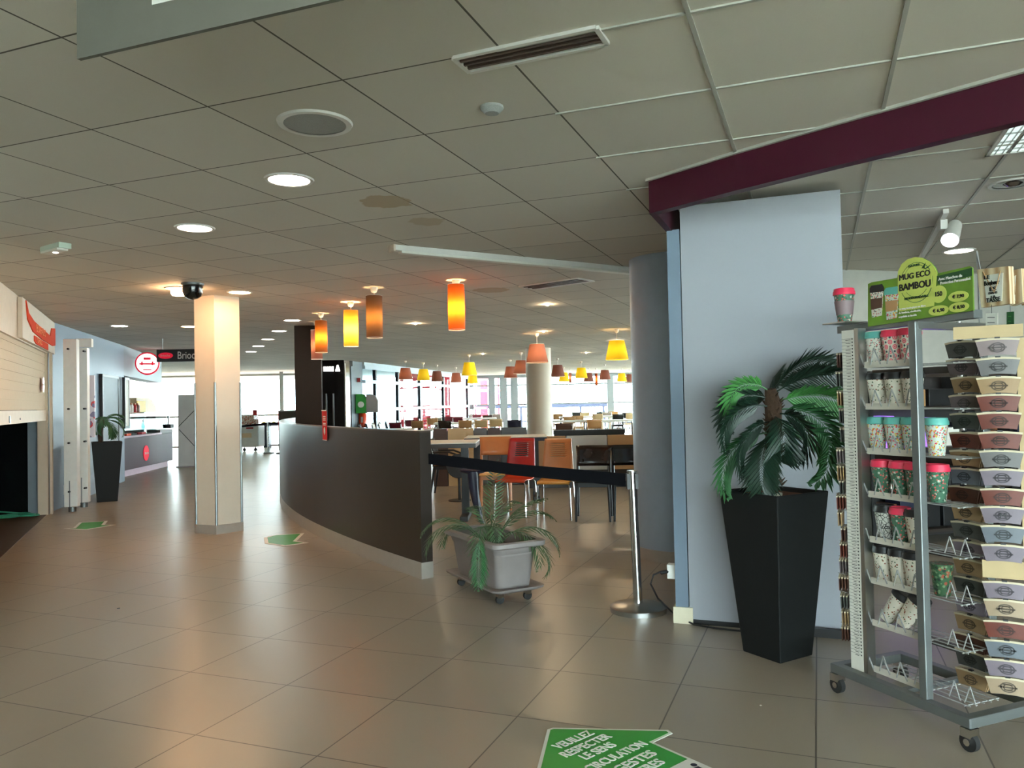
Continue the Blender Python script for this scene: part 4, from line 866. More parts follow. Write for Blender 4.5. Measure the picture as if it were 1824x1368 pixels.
for x in (-.32, .32):
    for y in (-.11, .11):
        c = MB().cyl((x-.012, y, .03), (x+.012, y, .03), .03, n=16).build('caster', 'rubber', t, smooth=True)
        MB().box((x, y, .055), (.035, .045, .03)).cyl((x, y, .06), (x, y, .08), .018, n=10).build('caster_fork', 'chrome', c)
def thinfrond(az, el, Ln, dr, base):
    mb = MB(); frond(mb, base, az, el, Ln, dr, 13, .013, .14, .25, .25); return mb
pf = [(-.05, .0, 20, 1.2, .62, 1.5), (.0, .02, 60, 1.3, .60, 1.3), (.05, 0, 110, 1.25, .58, 1.4), (.1, .03, 170, 1.1, .62, 1.7), (-.1, 0, 350, 1.0, .62, 1.9), (-.05, 0, 320, .95, .64, 2.2), (.12, 0, 200, 1.0, .66, 2.0), (.0, -.03, 250, 1.2, .6, 2.2),
      (.05, 0, 280, 1.25, .55, 1.9), (-.2, 0, 345, .75, .55, 2.3), (.02, 0, 80, 1.45, .7, .6), (-.08, 0, 0, 1.35, .55, 1.0), (.2, 0, 150, .9, .5, 1.9)]
for x, y, az, el, Ln, dr in pf: thinfrond(math.radians(az)-rz, el, Ln, dr, (x, y, .34)).build('frond', 'leafthin', t)
mb = MB(); frond(mb, (.02, -.1, .36), math.radians(215)-rz, 1.15, .30, 3.4, 9, .016, .02, .5, .4)
tp = Matrix.Rotation(-rz, 3, 'Z')@Vector((r1.x-.11+.0-cen.x+.0, r1.y+.06-cen.y, 0)); st_ = Vector((tp.x, tp.y, .47))
mb = MB(); mb.tube([(.03, -.06, .34), (.5*st_.x, .5*st_.y-.03, .52), (.9*st_.x, .9*st_.y, .54), (st_.x, st_.y, .48)], .003, 5)
frond(mb, st_, math.radians(-100)-rz, -1.25, .34, .2, 10, .011, .11, .05, .3); mb.build('hanging_frond', 'leaf', t)

q = P(1137, 1088)
t = stanchion(q.x, q.y, 'polished steel barrier post with wide round base beside the blue column', lean=-.02, h=.915, rb=.185)
e0 = Vector((-.68, 6.28, .97))
belt([(e0.x, e0.y, .955), (-.3, 5.98, .93), (.0, 5.77, .90), (.3, 5.56, .885), (q.x-.06, q.y+.02, .862)], .085, 'wide black belt stretched from the curved wall to the near barrier post')
sx_ = At(1197, 1017, 5.0)
t = thing('socket_box', 'white socket box on the side of the blue pillar post with a plug', 'socket', (sx_.x, sx_.y, sx_.z))
MB().box((0, 0, 0), (.055, .06, .09), -A0).build('box', 'white', t, bevel=.004); MB().cyl((-.025, -.01, 0), (-.075, -.02, -.005), .012, n=10).build('plug', 'black', t, smooth=True)
kp = [(1178, 1018, .33, 4.98), (1164, 1024, .29, 4.97), (1159, 1040, .24, 4.95), (1172, 1066, .15, 4.9)]
kk = [At(a, b, d) for a, b, c, d in kp]+[P(1200, 1093, .03)+Vector((0, 0, 0)), P(1235, 1112, .008), P(1275, 1119, .008), P(1320, 1124, .008)]
tag(MB().tube(kk, .006, 8).build('power_cable', 'black', smooth=True), 'black power cable running from the socket box along the floor to the palm pot', 'cable')
# litter specks
q = P(1355, 1257); tag(MB().lathe([(.004, 0), (.006, .002), (.002, .004)], n=8).build('paper_scrap', 'paper', loc=(q.x, q.y, 0)), 'tiny white scrap on the floor right of the large arrow', 'scrap')
q = P(211, 1084); tag(MB().box((0, 0, .002), (.02, .006, .004), .5).build('dark_crumb', 'black', loc=(q.x, q.y, 0)), 'tiny dark crumb on the floor tiles at left', 'crumb')

# ------------------------------------------------------------------ chairs and tables
def solid(o, th):
    md = o.modifiers.new('solid', 'SOLIDIFY'); md.thickness = th; md.offset = 0; return o
def panel(w0, w1, z0, z1, y0, lean, bow, holes=(), nx=12, nz=10):
    """curved upright panel facing -y; holes are (x0,x1,z0,z1) in unit coordinates"""
    xs = sorted(set([-1+2*i/nx for i in range(nx+1)]+[h[k] for h in holes for k in (0, 1)])); zs = sorted(set([i/nz for i in range(nz+1)]+[h[k] for h in holes for k in (2, 3)]))
    vs = []; fs = []
    for z in zs:
        w = (w0+(w1-w0)*z)/2
        for x in xs: vs.append((x*w, y0+lean*z+bow*x*x*-1, z0+(z1-z0)*z-.012*x*x*0))
    n = len(xs)
    for j in range(len(zs)-1):
        for i in range(n-1):
            cx = (xs[i]+xs[i+1])/2; cz = (zs[j]+zs[j+1])/2
            if any(h[0] < cx < h[1] and h[2] < cz < h[3] for h in holes): continue
            fs.append((j*n+i, j*n+i+1, (j+1)*n+i+1, (j+1)*n+i))
    return MB().add(vs, fs)
def shell_chair(x, y, rz, mb_, ms, lab):          # slotted plywood shell on chrome legs; faces -y
    t = thing('dining_chair', lab, 'chair', (x, y, 0), rz)
    hs = [(-.5, .5, .52+.055*k, .52+.055*k+.028) for k in range(7)]
    solid(panel(.40, .33, .46, .93, .2, .1, .03, hs).build('backrest', mb_, t, smooth=True), .012)
    vs = []; fs = []; ny = 8; nx = 8
    for j in range(ny+1):
        f = j/ny; yy = -.23+.44*f
        for i in range(nx+1):
            xx = (-1+2*i/nx)*(.19+.012*math.sin(f*3.1)); zz = .455-.018*(1-abs(2*f-1)) - (.03*(1-f*4)**2 if f < .25 else 0) + (.03*((f-.85)/.15)**2 if f > .85 else 0); vs.append((xx, yy, zz))
    for j in range(ny):
        for i in range(nx): a = j*(nx+1)+i; fs.append((a, a+1, a+nx+2, a+nx+1))
    solid(MB().add(vs, fs).build('seat', ms, t, smooth=True), .014)
    for sx in (-1, 1):
        MB().tube([(sx*.1, -.17, .435), (sx*.17, -.19, .43), (sx*.19, -.2, .40), (sx*.205, -.22, 0)], .011, 8).build('leg', 'chrome', t, smooth=True)
        MB().tube([(sx*.1, .15, .435), (sx*.16, .17, .43), (sx*.185, .19, .40), (sx*.2, .25, 0)], .011, 8).build('leg', 'chrome', t, smooth=True)
    return t
def wood_chair(x, y, rz, m, ml, lab, group=None, ms=None, arms=False, hz=.85):
    t = thing('wooden_chair', lab, 'chair', (x, y, 0), rz, group)
    solid(panel(.38, .42, hz-.24, hz, .21, .07, .035, (), 10, 4).build('backrest', m, t, smooth=True), .014)
    MB().box((0, 0, .455), (.42, .42, .02)).build('seat', ms or m, t, bevel=.006)
    MB().box((0, -.18, .42), (.36, .02, .05)).box((0, .18, .42), (.36, .02, .05)).box((-.18, 0, .42), (.02, .36, .05)).box((.18, 0, .42), (.02, .36, .05)).build('apron', ml, t)
    for sx in (-1, 1):
        MB().cyl((sx*.185, -.18, .445), (sx*.195, -.2, 0), .022, .013, 8).build('leg', ml, t)
        MB().tube([(sx*.2, .25, 0), (sx*.19, .18, .44), (sx*.19, .26, hz-.05)], [.014, .022, .014], 8).build('leg', ml, t)
        if arms: MB().tube([(sx*.21, .2, .66), (sx*.23, -.05, .66), (sx*.21, -.16, .62), (sx*.2, -.18, .45)], .016, 8).build('arm', ml, t)
    return t
shell_chair(.02, 9.72, -.35, 'red', 'redorange', 'red plywood chair with slotted back and chrome legs behind the planter')
shell_chair(.50, 9.42, -.2, 'orangewood', 'seatwood', 'honey plywood chair with slotted back and chrome legs beside the red one')
wood_chair(.93, 9.22, -.15, 'darkwood', 'black', 'dark wood chair with curved back right of the honey plywood chair', ms='blackgloss')
t = wood_chair(1.36, 9.2, -.1, 'blackgloss', 'black', 'black chair with glossy seat beside the blue round column', ms='blackgloss')
wood_chair(-.24, 10.3, 0, 'orangewood', 'orangewood', 'light orange wooden chair behind the red plywood chair', ms='seatwood', hz=.93)
wood_chair(-1.0, 12.0, 1.5, 'black', 'black', 'black wooden armchair under the high table next to the curved wall', ms='blackgloss', arms=True)
t = thing('round_stool', 'round black stool seat on a single leg beside the black armchair', 'stool', (-.78, 11.2, 0))
o_ = MB().lathe([(.001, -.012), (.17, -.012), (.175, 0), (.17, .012), (.001, .012)], n=32).build('seat', 'black', t, smooth=True); o_.matrix_local = Matrix.Translation((0, -.05, .5)) @ Matrix.Rotation(math.radians(80), 4, 'X')
MB().cyl((0, 0, 0), (0, 0, .5), .02, n=10).lathe([(.16, 0), (.16, .015)], n=24).build('stand', 'black', t)
t = thing('bar_stool', 'black moulded stool with curved legs at the high table', 'stool', (-.43, 8.75, 0))
MB().tube([(-.03, .0, .62), (-.02, -.02, .45), (.0, -.02, .3), (.03, -.01, .15), (.09, 0, .0)], [.06, .055, .04, .028, .02], 10).build('leg', 'navy', t, smooth=True)
MB().tube([(-.03, .1, .62), (-.02, .25, .45), (.0, .3, .3), (.03, .3, .15), (.05, .32, .0)], [.05, .04, .03, .025, .02], 10).build('leg', 'navy', t, smooth=True)
MB().lathe([(.1, -.02), (.16, 0), (.17, .02), (.14, .03)], (-.02, .13, .62), 24).build('seat', 'navy', t, smooth=True)
def table(x, y, rz, w, d, h, mt, me_, ml, lab, legs='col', cat='table', group=None, name='dining_table'):
    t = thing(name, lab, cat, (x, y, 0), rz, group)
    MB().box((0, 0, h-.006), (w, d, .012)).build('tabletop', mt, t); MB().box((0, 0, h-.012-.025), (w-.002, d-.002, .05)).build('edge', me_, t)
    if legs == 'col':
        for sx in (-1, 1):
            MB().box((sx*(w/2-.16), 0, h/2), (.09, .09, h-.06)).build('leg', ml, t); MB().box((sx*(w/2-.16), 0, .03), (.1, d-.1, .06)).build('foot', ml, t, bevel=.01)
    else:
        for sx in (-1, 1):
            for sy in (-1, 1): MB().box((sx*(w/2-.05), sy*(d/2-.05), h/2-.02), (.04, .04, h-.04)).build('leg', ml, t)
    return t
table(-1.03, 9.55, -.02, 1.2, .75, .93, 'paper', 'wenge', 'black', 'white-topped high table with dark edge behind the end of the curved wall', name='high_table')
table(-.10, 11.35, -.02, 1.16, .75, .905, 'paper', 'navy', 'black', 'second white-topped table with blue-black edge beyond the light wooden chair', name='high_table')
# booth dividers
def divider(pxs, Y, zt, cols, lab, rail=None, zc=.0):
    a = At(pxs[0], 770, Y); b = At(pxs[-1], 770, Y); t = thing('booth_divider', lab, 'divider', ((a.x+b.x)/2, Y, 0)); ox = (a.x+b.x)/2
    MB().box((0, .06, zt/2-.02), (b.x-a.x, .08, zt-.04)).build('core', 'wenge', t)
    for i, c in enumerate(cols):
        l = At(pxs[i], 770, Y).x-ox; r = At(pxs[i+1], 770, Y).x-ox
        MB().box(((l+r)/2, 0, (zt+zc)/2), (r-l-.015, .05, zt-zc)).build('panel', c, t, bevel=.006)
    if rail: MB().box((0, .02, zt+.03), (b.x-a.x, .12, .07)).build('rail', rail, t)
    return t
divider([771, 797, 844, 868, 892, 939], 13.2, .965, ['brown', 'beige', 'wengetop', 'brown', 'wenge'], 'row of brown, beige and dark booth back panels left of the far round column')
divider([941, 1008, 1081, 1150], 12.6, .83, ['tan', 'skirt', 'tan'], 'low booth wall of tan and grey panels behind the slotted chairs', zc=.28)
divider([986, 1113], 13.6, .82, ['black'], 'black-topped booth rail right of the far round column', 'black')
# far dining chairs
far = [(794, 24, 'darkwood', 3.1), (830, 24, 'tan', 3.1), (858, 24, 'beige', 3.1), (884, 24, 'beige', 3.1), (917, 25, 'navy', 3.1), (773, 20, 'tan', 3.0), (817, 19, 'maroonchair', 3.1),
       (869, 17.5, 'brown', 3.1), (799, 18, 'maroonchair', .2), (711, 20, 'maroonchair', 2.8), (737, 21, 'maroonchair', 2.6), (690, 22, 'skirt', 1.6), (701, 22, 'black', 1.8), (723, 23, 'skirt', 1.7), (748, 22, 'tan', 2.9), (761, 21, 'skirt', 1.7), (782, 18, 'skirt', 2.9), (668, 22, 'black', 1.8), (679, 22, 'skirt', 1.6), (657, 21, 'black', 1.7),
       (838, 16.5, 'skirt', 0), (852, 16, 'maroonchair', .3), (887, 16, 'skirt', 2.9), (812, 16, 'tan', 3.0),
       (1004, 31, 'brown', 3.1), (1058, 27, 'tan', 3.1), (1029, 21, 'tan', 3.1), (1064, 19, 'beige', 3.1), (1014, 22, 'tan', 3.1), (1100, 20, 'black', 3.1), (1115, 18, 'black', 3.2), (995, 18, 'tan', 3.0), (1043, 17, 'beige', 0), (1073, 15.8, 'black', .1), (1083, 17, 'skirt', 2.9), (1121, 19, 'beige', 3.3), (1096, 16, 'tan', .1), (1028, 16, 'black', 0)]
cn = {'darkwood': 'dark wood', 'tan': 'tan', 'beige': 'pale beige', 'navy': 'black-blue', 'maroonchair': 'maroon', 'brown': 'brown', 'skirt': 'light grey', 'black': 'black'}
far.sort(key=lambda f: f[0]); cnt = {}; tot = {}
for f in far: tot[f[2]] = tot.get(f[2], 0)+1
protos = {}
placed = []
def facY(px): return onl(px).y if px < 832 else 36.4
def free(px, Y, r):
    for dY in (0, .35, -.35, .7, -.7, 1.05, -1.05, 1.4, -1.4, 1.8, -1.8, 2.2, -2.2, 2.7, -2.7, -3.3, -4, -5, -6):
        y = Y+dY
        if y > facY(px)-.8: continue
        x = At(px, 760, y).x
        if abs(x-FC.x) < .3+r*.6 and abs(y-FC.y) < .35+r*.6: continue
        if all(abs(x-a) > r+b or abs(y-c) > r2+d for a, c, b, d in placed for r2 in (min(r, .35),)): return x, y
    return None
for px, w_, m, rz in far:
    Y = .42*1395/w_; fr = free(px, Y, .24)
    if fr is None: print('no room', px); continue
    X, Y = fr; placed.append((X, Y, .24, .34))
    if m in cnt: cnt[m] += 1
    else: cnt[m] = 0
    lab = f'{ORD[cnt[m]]} {cn[m]} chair from the left in the far dining room' if tot[m] > 1 else f'only {cn[m]} chair in the far dining room, left of the round column'
    if m not in protos: protos[m] = wood_chair(X, Y, rz, m, 'steel' if m in ('skirt', 'maroonchair') else ('black' if m in ('black', 'navy', 'darkwood') else m), lab, 'far dining chairs')
    else: dup(protos[m], (X, Y, 0), rz, lab)
tb_ = [(700, 26.5, 1.2), (735, 29, 1.6), (790, 31, 2.0), (850, 33.2, 1.6), (1010, 26, 1.3), (1050, 30.5, 2.4), (1095, 25.2, 1.3), (812, 25.8, 1.4)]
for i, (px, Y, w_) in enumerate(sorted(tb_)):
    fr = free(px, Y, w_/2+.02)
    if fr is None: print('no room table', px); continue
    q = Vector((fr[0], fr[1], 0)); Y = fr[1]; placed.append((q.x, Y, w_/2, .37)); table(q.x, Y, 0, w_, .7, .75, 'white', 'white', 'black', f'{ORD[i]} white table from the left in the far dining room', 'four', group='far white tables')

# ------------------------------------------------------------------ display rack
RA = Vector((1.512, 3.70)); E1 = Vector((.373, -.928)).normalized(); E2 = Vector((-E1.y, E1.x)); RZ = math.atan2(E1.y, E1.x)
def U(px, y, v=0): return On(px, y, tuple(RA+E2*v), tuple(E1))
def WR(u, v, z=0): p = RA+E1*u+E2*v; return Vector((p.x, p.y, z))
t = thing('display_rack', 'wheeled grey metal display rack of cups and cup sleeves at the right edge', 'display rack', (RA.x, RA.y, 0), RZ); RK = t
up = U(1652, 1240, .02)[0]
fb = MB()
for v in (0, .40): fb.box((.32, v, .115), (.72, .045, .04))
for u in (-.02, .66): fb.box((u, .2, .1151), (.045, .44, .04))
fb.box((.32, .2, .115), (.03, .40, .02)); fb.build('base_frame', 'rackgrey', t, bevel=.003)
MB().box((up, .015, .9), (.036, .04, 1.6)).build('upright', 'rackgrey', t, bevel=.004); MB().box((up, .40, .9), (.04, .045, 1.6)).build('upright', 'rackgrey', t, bevel=.004)
MB().box((up, .21, 1.685), (.045, .40, .03)).build('top_bar', 'steel', t)
MB().box((.3, .125, 1.714), (.72, .05, .034)).build('top_rail', 'rackgrey', t); MB().box((.03, .06, 1.738), (.14, .14, .006)).build('top_plate', 'steel', t)
for u in (-.02, .66):
    for v in (0.0, .40):
        w_ = MB().cyl((u, v-.012, .037), (u, v+.012, .037), .037, n=20).build('caster', 'rubber', t, smooth=True)
        MB().box((u, v, .075), (.045, .05, .035)).cyl((u-.0, v-.02, .037), (u, v+.02, .037), .014, n=10).build('caster_fork', 'chrome', w_)
ua, ub = U(1508, 900, .03)[0], U(1530, 900, .03)[0]
MB().box(((ua+ub)/2, .045, .905), (ub-ua, .03, 1.59)).build('ruler_panel', 'paper', t)
MB().box((ub+.012, .055, .905), (.022, .05, 1.6)).build('panel_edge', 'steel', t)
tk = MB(); random.seed(3)
for i in range(96):
    z = .2+i*.0153; wv = ub-ua; tk.box((ub-.035, .0285, z), (wv*.4*random.choice((.5, .7, .9, 1)), .0015, .0022)); tk.box(((ua+ub)/2-.008, .0288, z+.006), (wv*.78, .001, .0009)); tk.box((ub-.010, .0285, z+.004), (.005, .0015, .006))
tk.build('printed_scale', 'black', t)
# shelves for cups
rows = [(1548, 650), (1545, 724), (1548, 803), (1551, 880), (1552, 960), (1553, 1033), (1552, 1107), (1556, 1190)]
rowz = []
ue = up-.03; us = ub+.04
for i, (px, y) in enumerate(rows):
    z = U(px, y, .05)[1]; rowz.append(z); s = MB(); s.box(((us+ue)/2, .05, z), (ue-us, .006, .028)).build('shelf_front', 'tray', t)
    wr = MB()
    for v in (.06, .1, .14, .18, .22): wr.bar((us-.02, v, z-.01), (.62, v, z-.01), .004)
    for u in (us, (us+ue)/2, ue, .60): wr.bar((u, .05, z-.012), (u, .25, z-.012), .004)
    n = 3
    for k in range(n+1):
        u = us+(ue-us)*k/n
        wr.bar((u+.0, .046, z), (u-.03, .04, z+.075), .005); 
        if k: wr.bar((u-.03, .04, z+.075), (u-.055, .045, z), .004)
    if i >= 4:
        for u in (ue+.10, ue+.17): wr.bar((u, .06, z), (u+.025, .06, z+.07), .0035).bar((u+.025, .06, z+.07), (u+.05, .06, z), .0035)
    wr.build('shelf_wires', 'rod', t)
MB().cyl((.34, .42, .12), (.34, .42, 1.72), .012, n=12).build('pole', 'steel', t, smooth=True)
for z in (.3, .7, 1.1, 1.5): MB().box((.32, .24, z), (.6, .016, .03)).build('rear_brace', 'wenge', t)
# cups
P_ = {'fauna': pattern('print_fauna', (218, 210, 194), [(140, 74, 46), (70, 90, 60)], 62, .40), 'floral': pattern('print_floral', (196, 206, 196), [(96, 134, 118), (214, 176, 50), (206, 50, 80)], 62, .48),
      'tropic': pattern('print_tropic', (64, 106, 84), [(186, 192, 180), (34, 72, 54), (214, 96, 92)], 50, .46), 'cactus': pattern('print_cactus', (216, 212, 200), [(80, 120, 110), (200, 90, 90), (50, 50, 60)], 66, .42),
      'geo': rings('print_rosettes'), 'hex': pattern('print_hex', (200, 198, 190), [(30, 30, 32)], 62, .06, 'edge'), 'dark': pattern('print_dark', (50, 84, 56), [(150, 70, 50), (24, 42, 34), (110, 130, 100)], 40, .5)}
LD_ = {'teal': mat('lid_teal', (92, 170, 160), .45), 'pink': mat('lid_pink', (226, 50, 84), .45), 'black': MT['black']}
cprot = {}
def cup(pr, lid, loc, lab, tilt=None, lean=0, grp='patterned travel cups on the rack'):
    key = (pr, lid)
    if key not in cprot:
        c = thing('travel_cup', lab, 'cup', loc, 0, grp)
        MB().lathe([(.030, 0), (.031, .003), (.0455, .132), (.0465, .134)], n=32).build('body', P_[pr], c, smooth=True)
        if lid: MB().lathe([(.046, .128), (.0495, .13), (.0495, .142), (.046, .150), (.0455, .158), (.040, .160), (.038, .154), (.001, .154)], n=32).build('lid', LD_[lid], c, smooth=True)
        cprot[key] = c
    else: c = dup(cprot[key], loc, 0, lab, grp)
    if tilt: c.rotation_euler = tilt
    else: c.rotation_euler = (0, 0, random.uniform(0, 6))
    return c
cups = [(0, [(1560, 'cactus', 'teal', 'teal-lidded cup with cactus print at the left of the top shelf'), (1590, 'geo', 'pink', 'pink-lidded cup with rosette print in the middle of the top shelf'), (1621, 'geo', 'pink', 'pink-lidded rosette cup next to the upright on the top shelf')]),
        (1, [(1563, 'fauna', 'black', 'black-lidded cream cup at the left of the second shelf'), (1595, 'fauna', 'black', 'black-lidded cream cup in the middle of the second shelf'), (1626, 'fauna', 'black', 'black-lidded cream cup by the upright on the second shelf')]),
        (2, [(1563, 'floral', 'teal', 'teal-lidded floral cup at the left of the third shelf'), (1595, 'floral', 'teal', 'teal-lidded floral cup in the middle of the third shelf'), (1626, 'floral', 'teal', 'teal-lidded floral cup left of the upright on the third shelf'), (1668, 'floral', 'teal', 'teal-lidded floral cup right of the upright on the third shelf')]),
        (3, [(1571, 'tropic', 'pink', 'pink-lidded tropical cup at the left of the fourth shelf'), (1604, 'tropic', 'pink', 'pink-lidded tropical cup second on the fourth shelf'), (1632, 'tropic', 'pink', 'pink-lidded tropical cup left of the upright on the fourth shelf'), (1670, 'tropic', 'pink', 'pink-lidded tropical cup right of the upright on the fourth shelf')]),
        (4, [(1577, 'hex', 'black', 'black-lidded cup with black honeycomb print on the fifth shelf'), (1605, 'tropic', 'pink', 'pink-lidded tropical cup on the fifth shelf between two black-lidded ones'), (1632, 'fauna', 'black', 'black-lidded cream cup by the upright on the fifth shelf')]),
        (5, [(1574, 'fauna', 'black', 'black-lidded cream cup at the left of the sixth shelf'), (1602, 'fauna', 'black', 'black-lidded cream cup in the middle of the sixth shelf'), (1628, 'fauna', 'black', 'black-lidded cream cup by the upright on the sixth shelf'), (1677, 'dark', None, 'lidless dark tropical cup right of the upright on the sixth shelf')])]
for r, lst in cups:
    for px, pr, lid, lab in lst:
        u = U(px, rows[r][1]-30, .115)[0]; p = WR(u, .115, rowz[r]-.007)
        cup(pr, lid, p, lab, tilt=None)
for px, lab in ((1590, 'left of two black-lidded cream cups lying tilted on the seventh shelf'), (1618, 'right of two black-lidded cream cups lying tilted on the seventh shelf')):
    u = U(px-14, 1090, .1)[0]; cup('fauna', 'black', WR(u, .11, rowz[6]+.012), lab, tilt=(.0, math.radians(33), RZ+.35))
# cup on top with a mauve sleeve
tc_ = cup('tropic', 'pink', WR(.03, .06, 1.742), 'pink-lidded cup with a mauve sleeve standing on top of the rack', grp=None) if False else None
pc = At(1523, 576, 3.68); c = thing('travel_cup', 'pink-lidded tropical cup with a mauve sleeve on top of the rack', 'cup', WR(.03, .06, 1.742)); 
MB().lathe([(.030, 0), (.031, .003), (.0455, .132), (.0465, .134)], n=32).build('body', P_['tropic'], c, smooth=True)
MB().lathe([(.046, .128), (.0495, .13), (.0495, .142), (.046, .150), (.0455, .158), (.040, .160), (.038, .154), (.001, .154)], n=32).build('lid', LD_['pink'], c, smooth=True)
MB().lathe([(.0350, .035), (.0365, .035), (.0445, .1), (.043, .1)], n=32).build('sleeve', mat('sleeve_mauve0', (128, 108, 112), .6), c, smooth=True)
# cup sleeves
SC_ = {'mauve': (130, 114, 116), 'lilac': (150, 136, 148), 'pinkgrey': (168, 146, 146), 'grey': (132, 128, 128), 'darkgrey': (88, 90, 84), 'bluegrey': (128, 134, 144), 'tan': (188, 152, 108), 'beige': (196, 170, 138), 'rust': (128, 56, 40), 'brown': (96, 52, 34)}
SN = {'mauve': 'mauve', 'lilac': 'lilac', 'pinkgrey': 'pinkish grey', 'grey': 'grey', 'darkgrey': 'dark grey', 'bluegrey': 'blue-grey', 'tan': 'tan', 'beige': 'beige', 'rust': 'rust red', 'brown': 'brown'}
SC_ = {k: tuple(int(v*.74) for v in c) for k, c in SC_.items()}
smat = {k: mat('leather_'+k, c, .55, amt=.06, scale=30) for k, c in SC_.items()}; semb = {k: mat('stamp_'+k, tuple(int(v*.58) for v in c), .6) for k, c in SC_.items()}
trimm = mat('sleeve_trim', (184, 172, 146), .6)
def sector(w0, w1, z0, z1, th, sag, n=12, y0=0):
    vs = []; fs = []
    for i in range(n+1):
        x = -1+2*i/n; bl = .006*(1-x*x)
        for yy in (y0-th/2-bl, y0+th/2+bl*0): vs += [(w1/2*x, yy, z1-sag*x*x), (w0/2*x, yy, z0-sag*x*x*.9)]
    for i in range(n):
        a = i*4; b = a+4; fs += [(a, b, b+1, a+1), (a+3, b+3, b+2, a+2), (a, a+2, b+2, b), (a+1, b+1, b+3, a+3)]
    fs += [(0, 1, 3, 2), (n*4, n*4+2, n*4+3, n*4+1)]
    return MB().add(vs, fs)
sprot = {}
def sleeve(col, loc, rz, lab, grp, front=True, letter=None):
    key = (col, front, letter)
    if key in sprot: return dup(sprot[key], loc, rz, lab, grp)
    t = thing('cup_sleeve', lab, 'cup sleeve', loc, rz, grp)
    sector(.118, .150, -.066, -.006, .004, .006).build('band', smat[col], t); sector(.149, .153, -.008, .0, .006, .006).build('trim', trimm, t)
    if front:
        MB().lathe([(.016, 0), (.020, 0), (.020, .001), (.016, .001)], n=24, sx=1.35, cap=False).lathe([(.010, 0), (.0125, 0), (.0125, .001), (.010, .001)], n=20, sx=1.35, cap=False).box((0, 0, .0005), (.062, .006, .001)).box((0, .0105, .0005), (.03, .004, .001)).box((0, -.0105, .0005), (.03, .004, .001)).build('stamp', semb[col], t).matrix_local = Matrix.Translation((0, -.0092, -.038)) @ Matrix.Rotation(math.pi/2, 4, 'X')
        if letter: text('stamp_letter', letter, .03, 'black', (0, -.0105, -.038), (1, 0, 0), t, align='CENTER', ext=.0006)
        MB().box((0, -.004, .001), (.018, .012, .006)).build('hook_clip', 'black', t)
    sprot[key] = t; return t
lefty = [622, 653, 685, 717, 750, 784, 816, 848, 880, 912, 944, 978, 1010, 1043, 1078, 1110, 1145, 1174, 1209]
leftx = [1712, 1714, 1722, 1719, 1720, 1719, 1720, 1719, 1716, 1722, 1723, 1726, 1726, 1727, 1728, 1729, 1728, 1730, 1731]
leftc = ['darkgrey', 'mauve', 'tan', 'mauve', 'darkgrey', 'rust', 'tan', 'bluegrey', 'brown', 'tan', 'darkgrey', 'lilac', 'tan', 'darkgrey', 'lilac', 'tan', 'brown', 'darkgrey', 'tan']
leftl = {1: 'H', 4: 'C', 14: 'K', 17: 'L'}; leftn = [4, 4, 2, 2, 2, 2, 2, 4, 3, 2, 3, 2, 3, 3, 2, 2, 2, 1, 2]
LP0 = At(1720, 900, 3.30)
def pin(y, px, p0, d): s, z = On(px, y, (p0.x, p0.y), d); return Vector((p0.x+d[0]*s, p0.y+d[1]*s, z))
hk = MB()
for i, (y, px, c) in enumerate(zip(lefty, leftx, leftc)):
    q = pin(y-15, px, LP0, tuple(E1))
    for k in range(leftn[i]+1):
        cc = c if not (i == 12 and k == 3) else 'rust'
        pos = q+Vector((E2.x, E2.y, 0))*.0135*k
        lab = f'front {SN[c]} sleeve, {ORD[i]} row from the top, left hanging column' if k == 0 else f'{SN[cc]} sleeve, {ORD[k-1]} behind the front one, {ORD[i]} row from the top, left column'
        sleeve(cc, pos, RZ+random.uniform(-.03, .03), lab, 'cup sleeves in the left column', k == 0, leftl.get(i) if k == 0 else None)
righty = [617, 651, 685, 716, 748, 783, 816, 849, 884, 916, 950, 984, 1050, 1082, 1120, 1155, 1189, 1221]
rightx = [1776, 1777, 1778, 1778, 1779, 1781, 1783, 1784, 1785, 1785, 1786, 1787, 1789, 1791, 1791, 1793, 1793, 1795]
rightc = ['pinkgrey', 'grey', 'tan', 'rust', 'rust', 'rust', 'grey', 'lilac', 'rust', 'lilac', 'bluegrey', 'lilac', 'lilac', 'beige', 'rust', 'bluegrey', 'lilac', 'beige']
RD = (.877, -.48); RP0 = At(1783, 900, 3.10); RRZ = math.atan2(RD[1], RD[0])
for i, (y, px, c) in enumerate(zip(righty, rightx, rightc)):
    q = pin(y-15, px, RP0, RD)
    sleeve(c, q, RRZ, f'{SN[c]} sleeve, {ORD[i]} row from the top, right hanging column', 'cup sleeves in the right column', True, 'M' if i == 9 else None)
# edge-on stacks on the left side of the rack
edge = [(1499, 629, 'brown', 4), (1498, 662, 'darkgrey', 2), (1500, 696, 'tan', 3), (1503, 727, 'darkgrey', 2), (1505, 760, 'darkgrey', 2), (1500, 770, 'mauve', 0), (1499, 797, 'mauve', 3), (1500, 826, 'tan', 4), (1504, 852, 'darkgrey', 2), (1499, 878, 'rust', 4), (1501, 907, 'tan', 2), (1507, 935, 'brown', 2), (1505, 962, 'rust', 3), (1504, 990, 'mauve', 4), (1503, 1020, 'brown', 4), (1506, 1052, 'darkgrey', 3), (1508, 1080, 'tan', 3), (1508, 1108, 'brown', 4)]
nv = Vector((.886, -.464, 0)); j = 0
for (px, y, c, n) in edge:
    if n == 0: continue
    q = At(px-6, y, 3.76)
    for k in range(n):
        pos = q+nv*.0125*k; sleeve(c, pos, math.atan2(nv.y, nv.x)+math.pi/2, f'{SN[c]} edge-on sleeve, {ORD[k]} from left, {ORD[j]} stack down beside the ruler panel', 'edge-on cup sleeves left of the ruler panel', False)
    j += 1
def hook(a, b, r): MB().bar(a, b, r).build('hook', 'rod', RK)
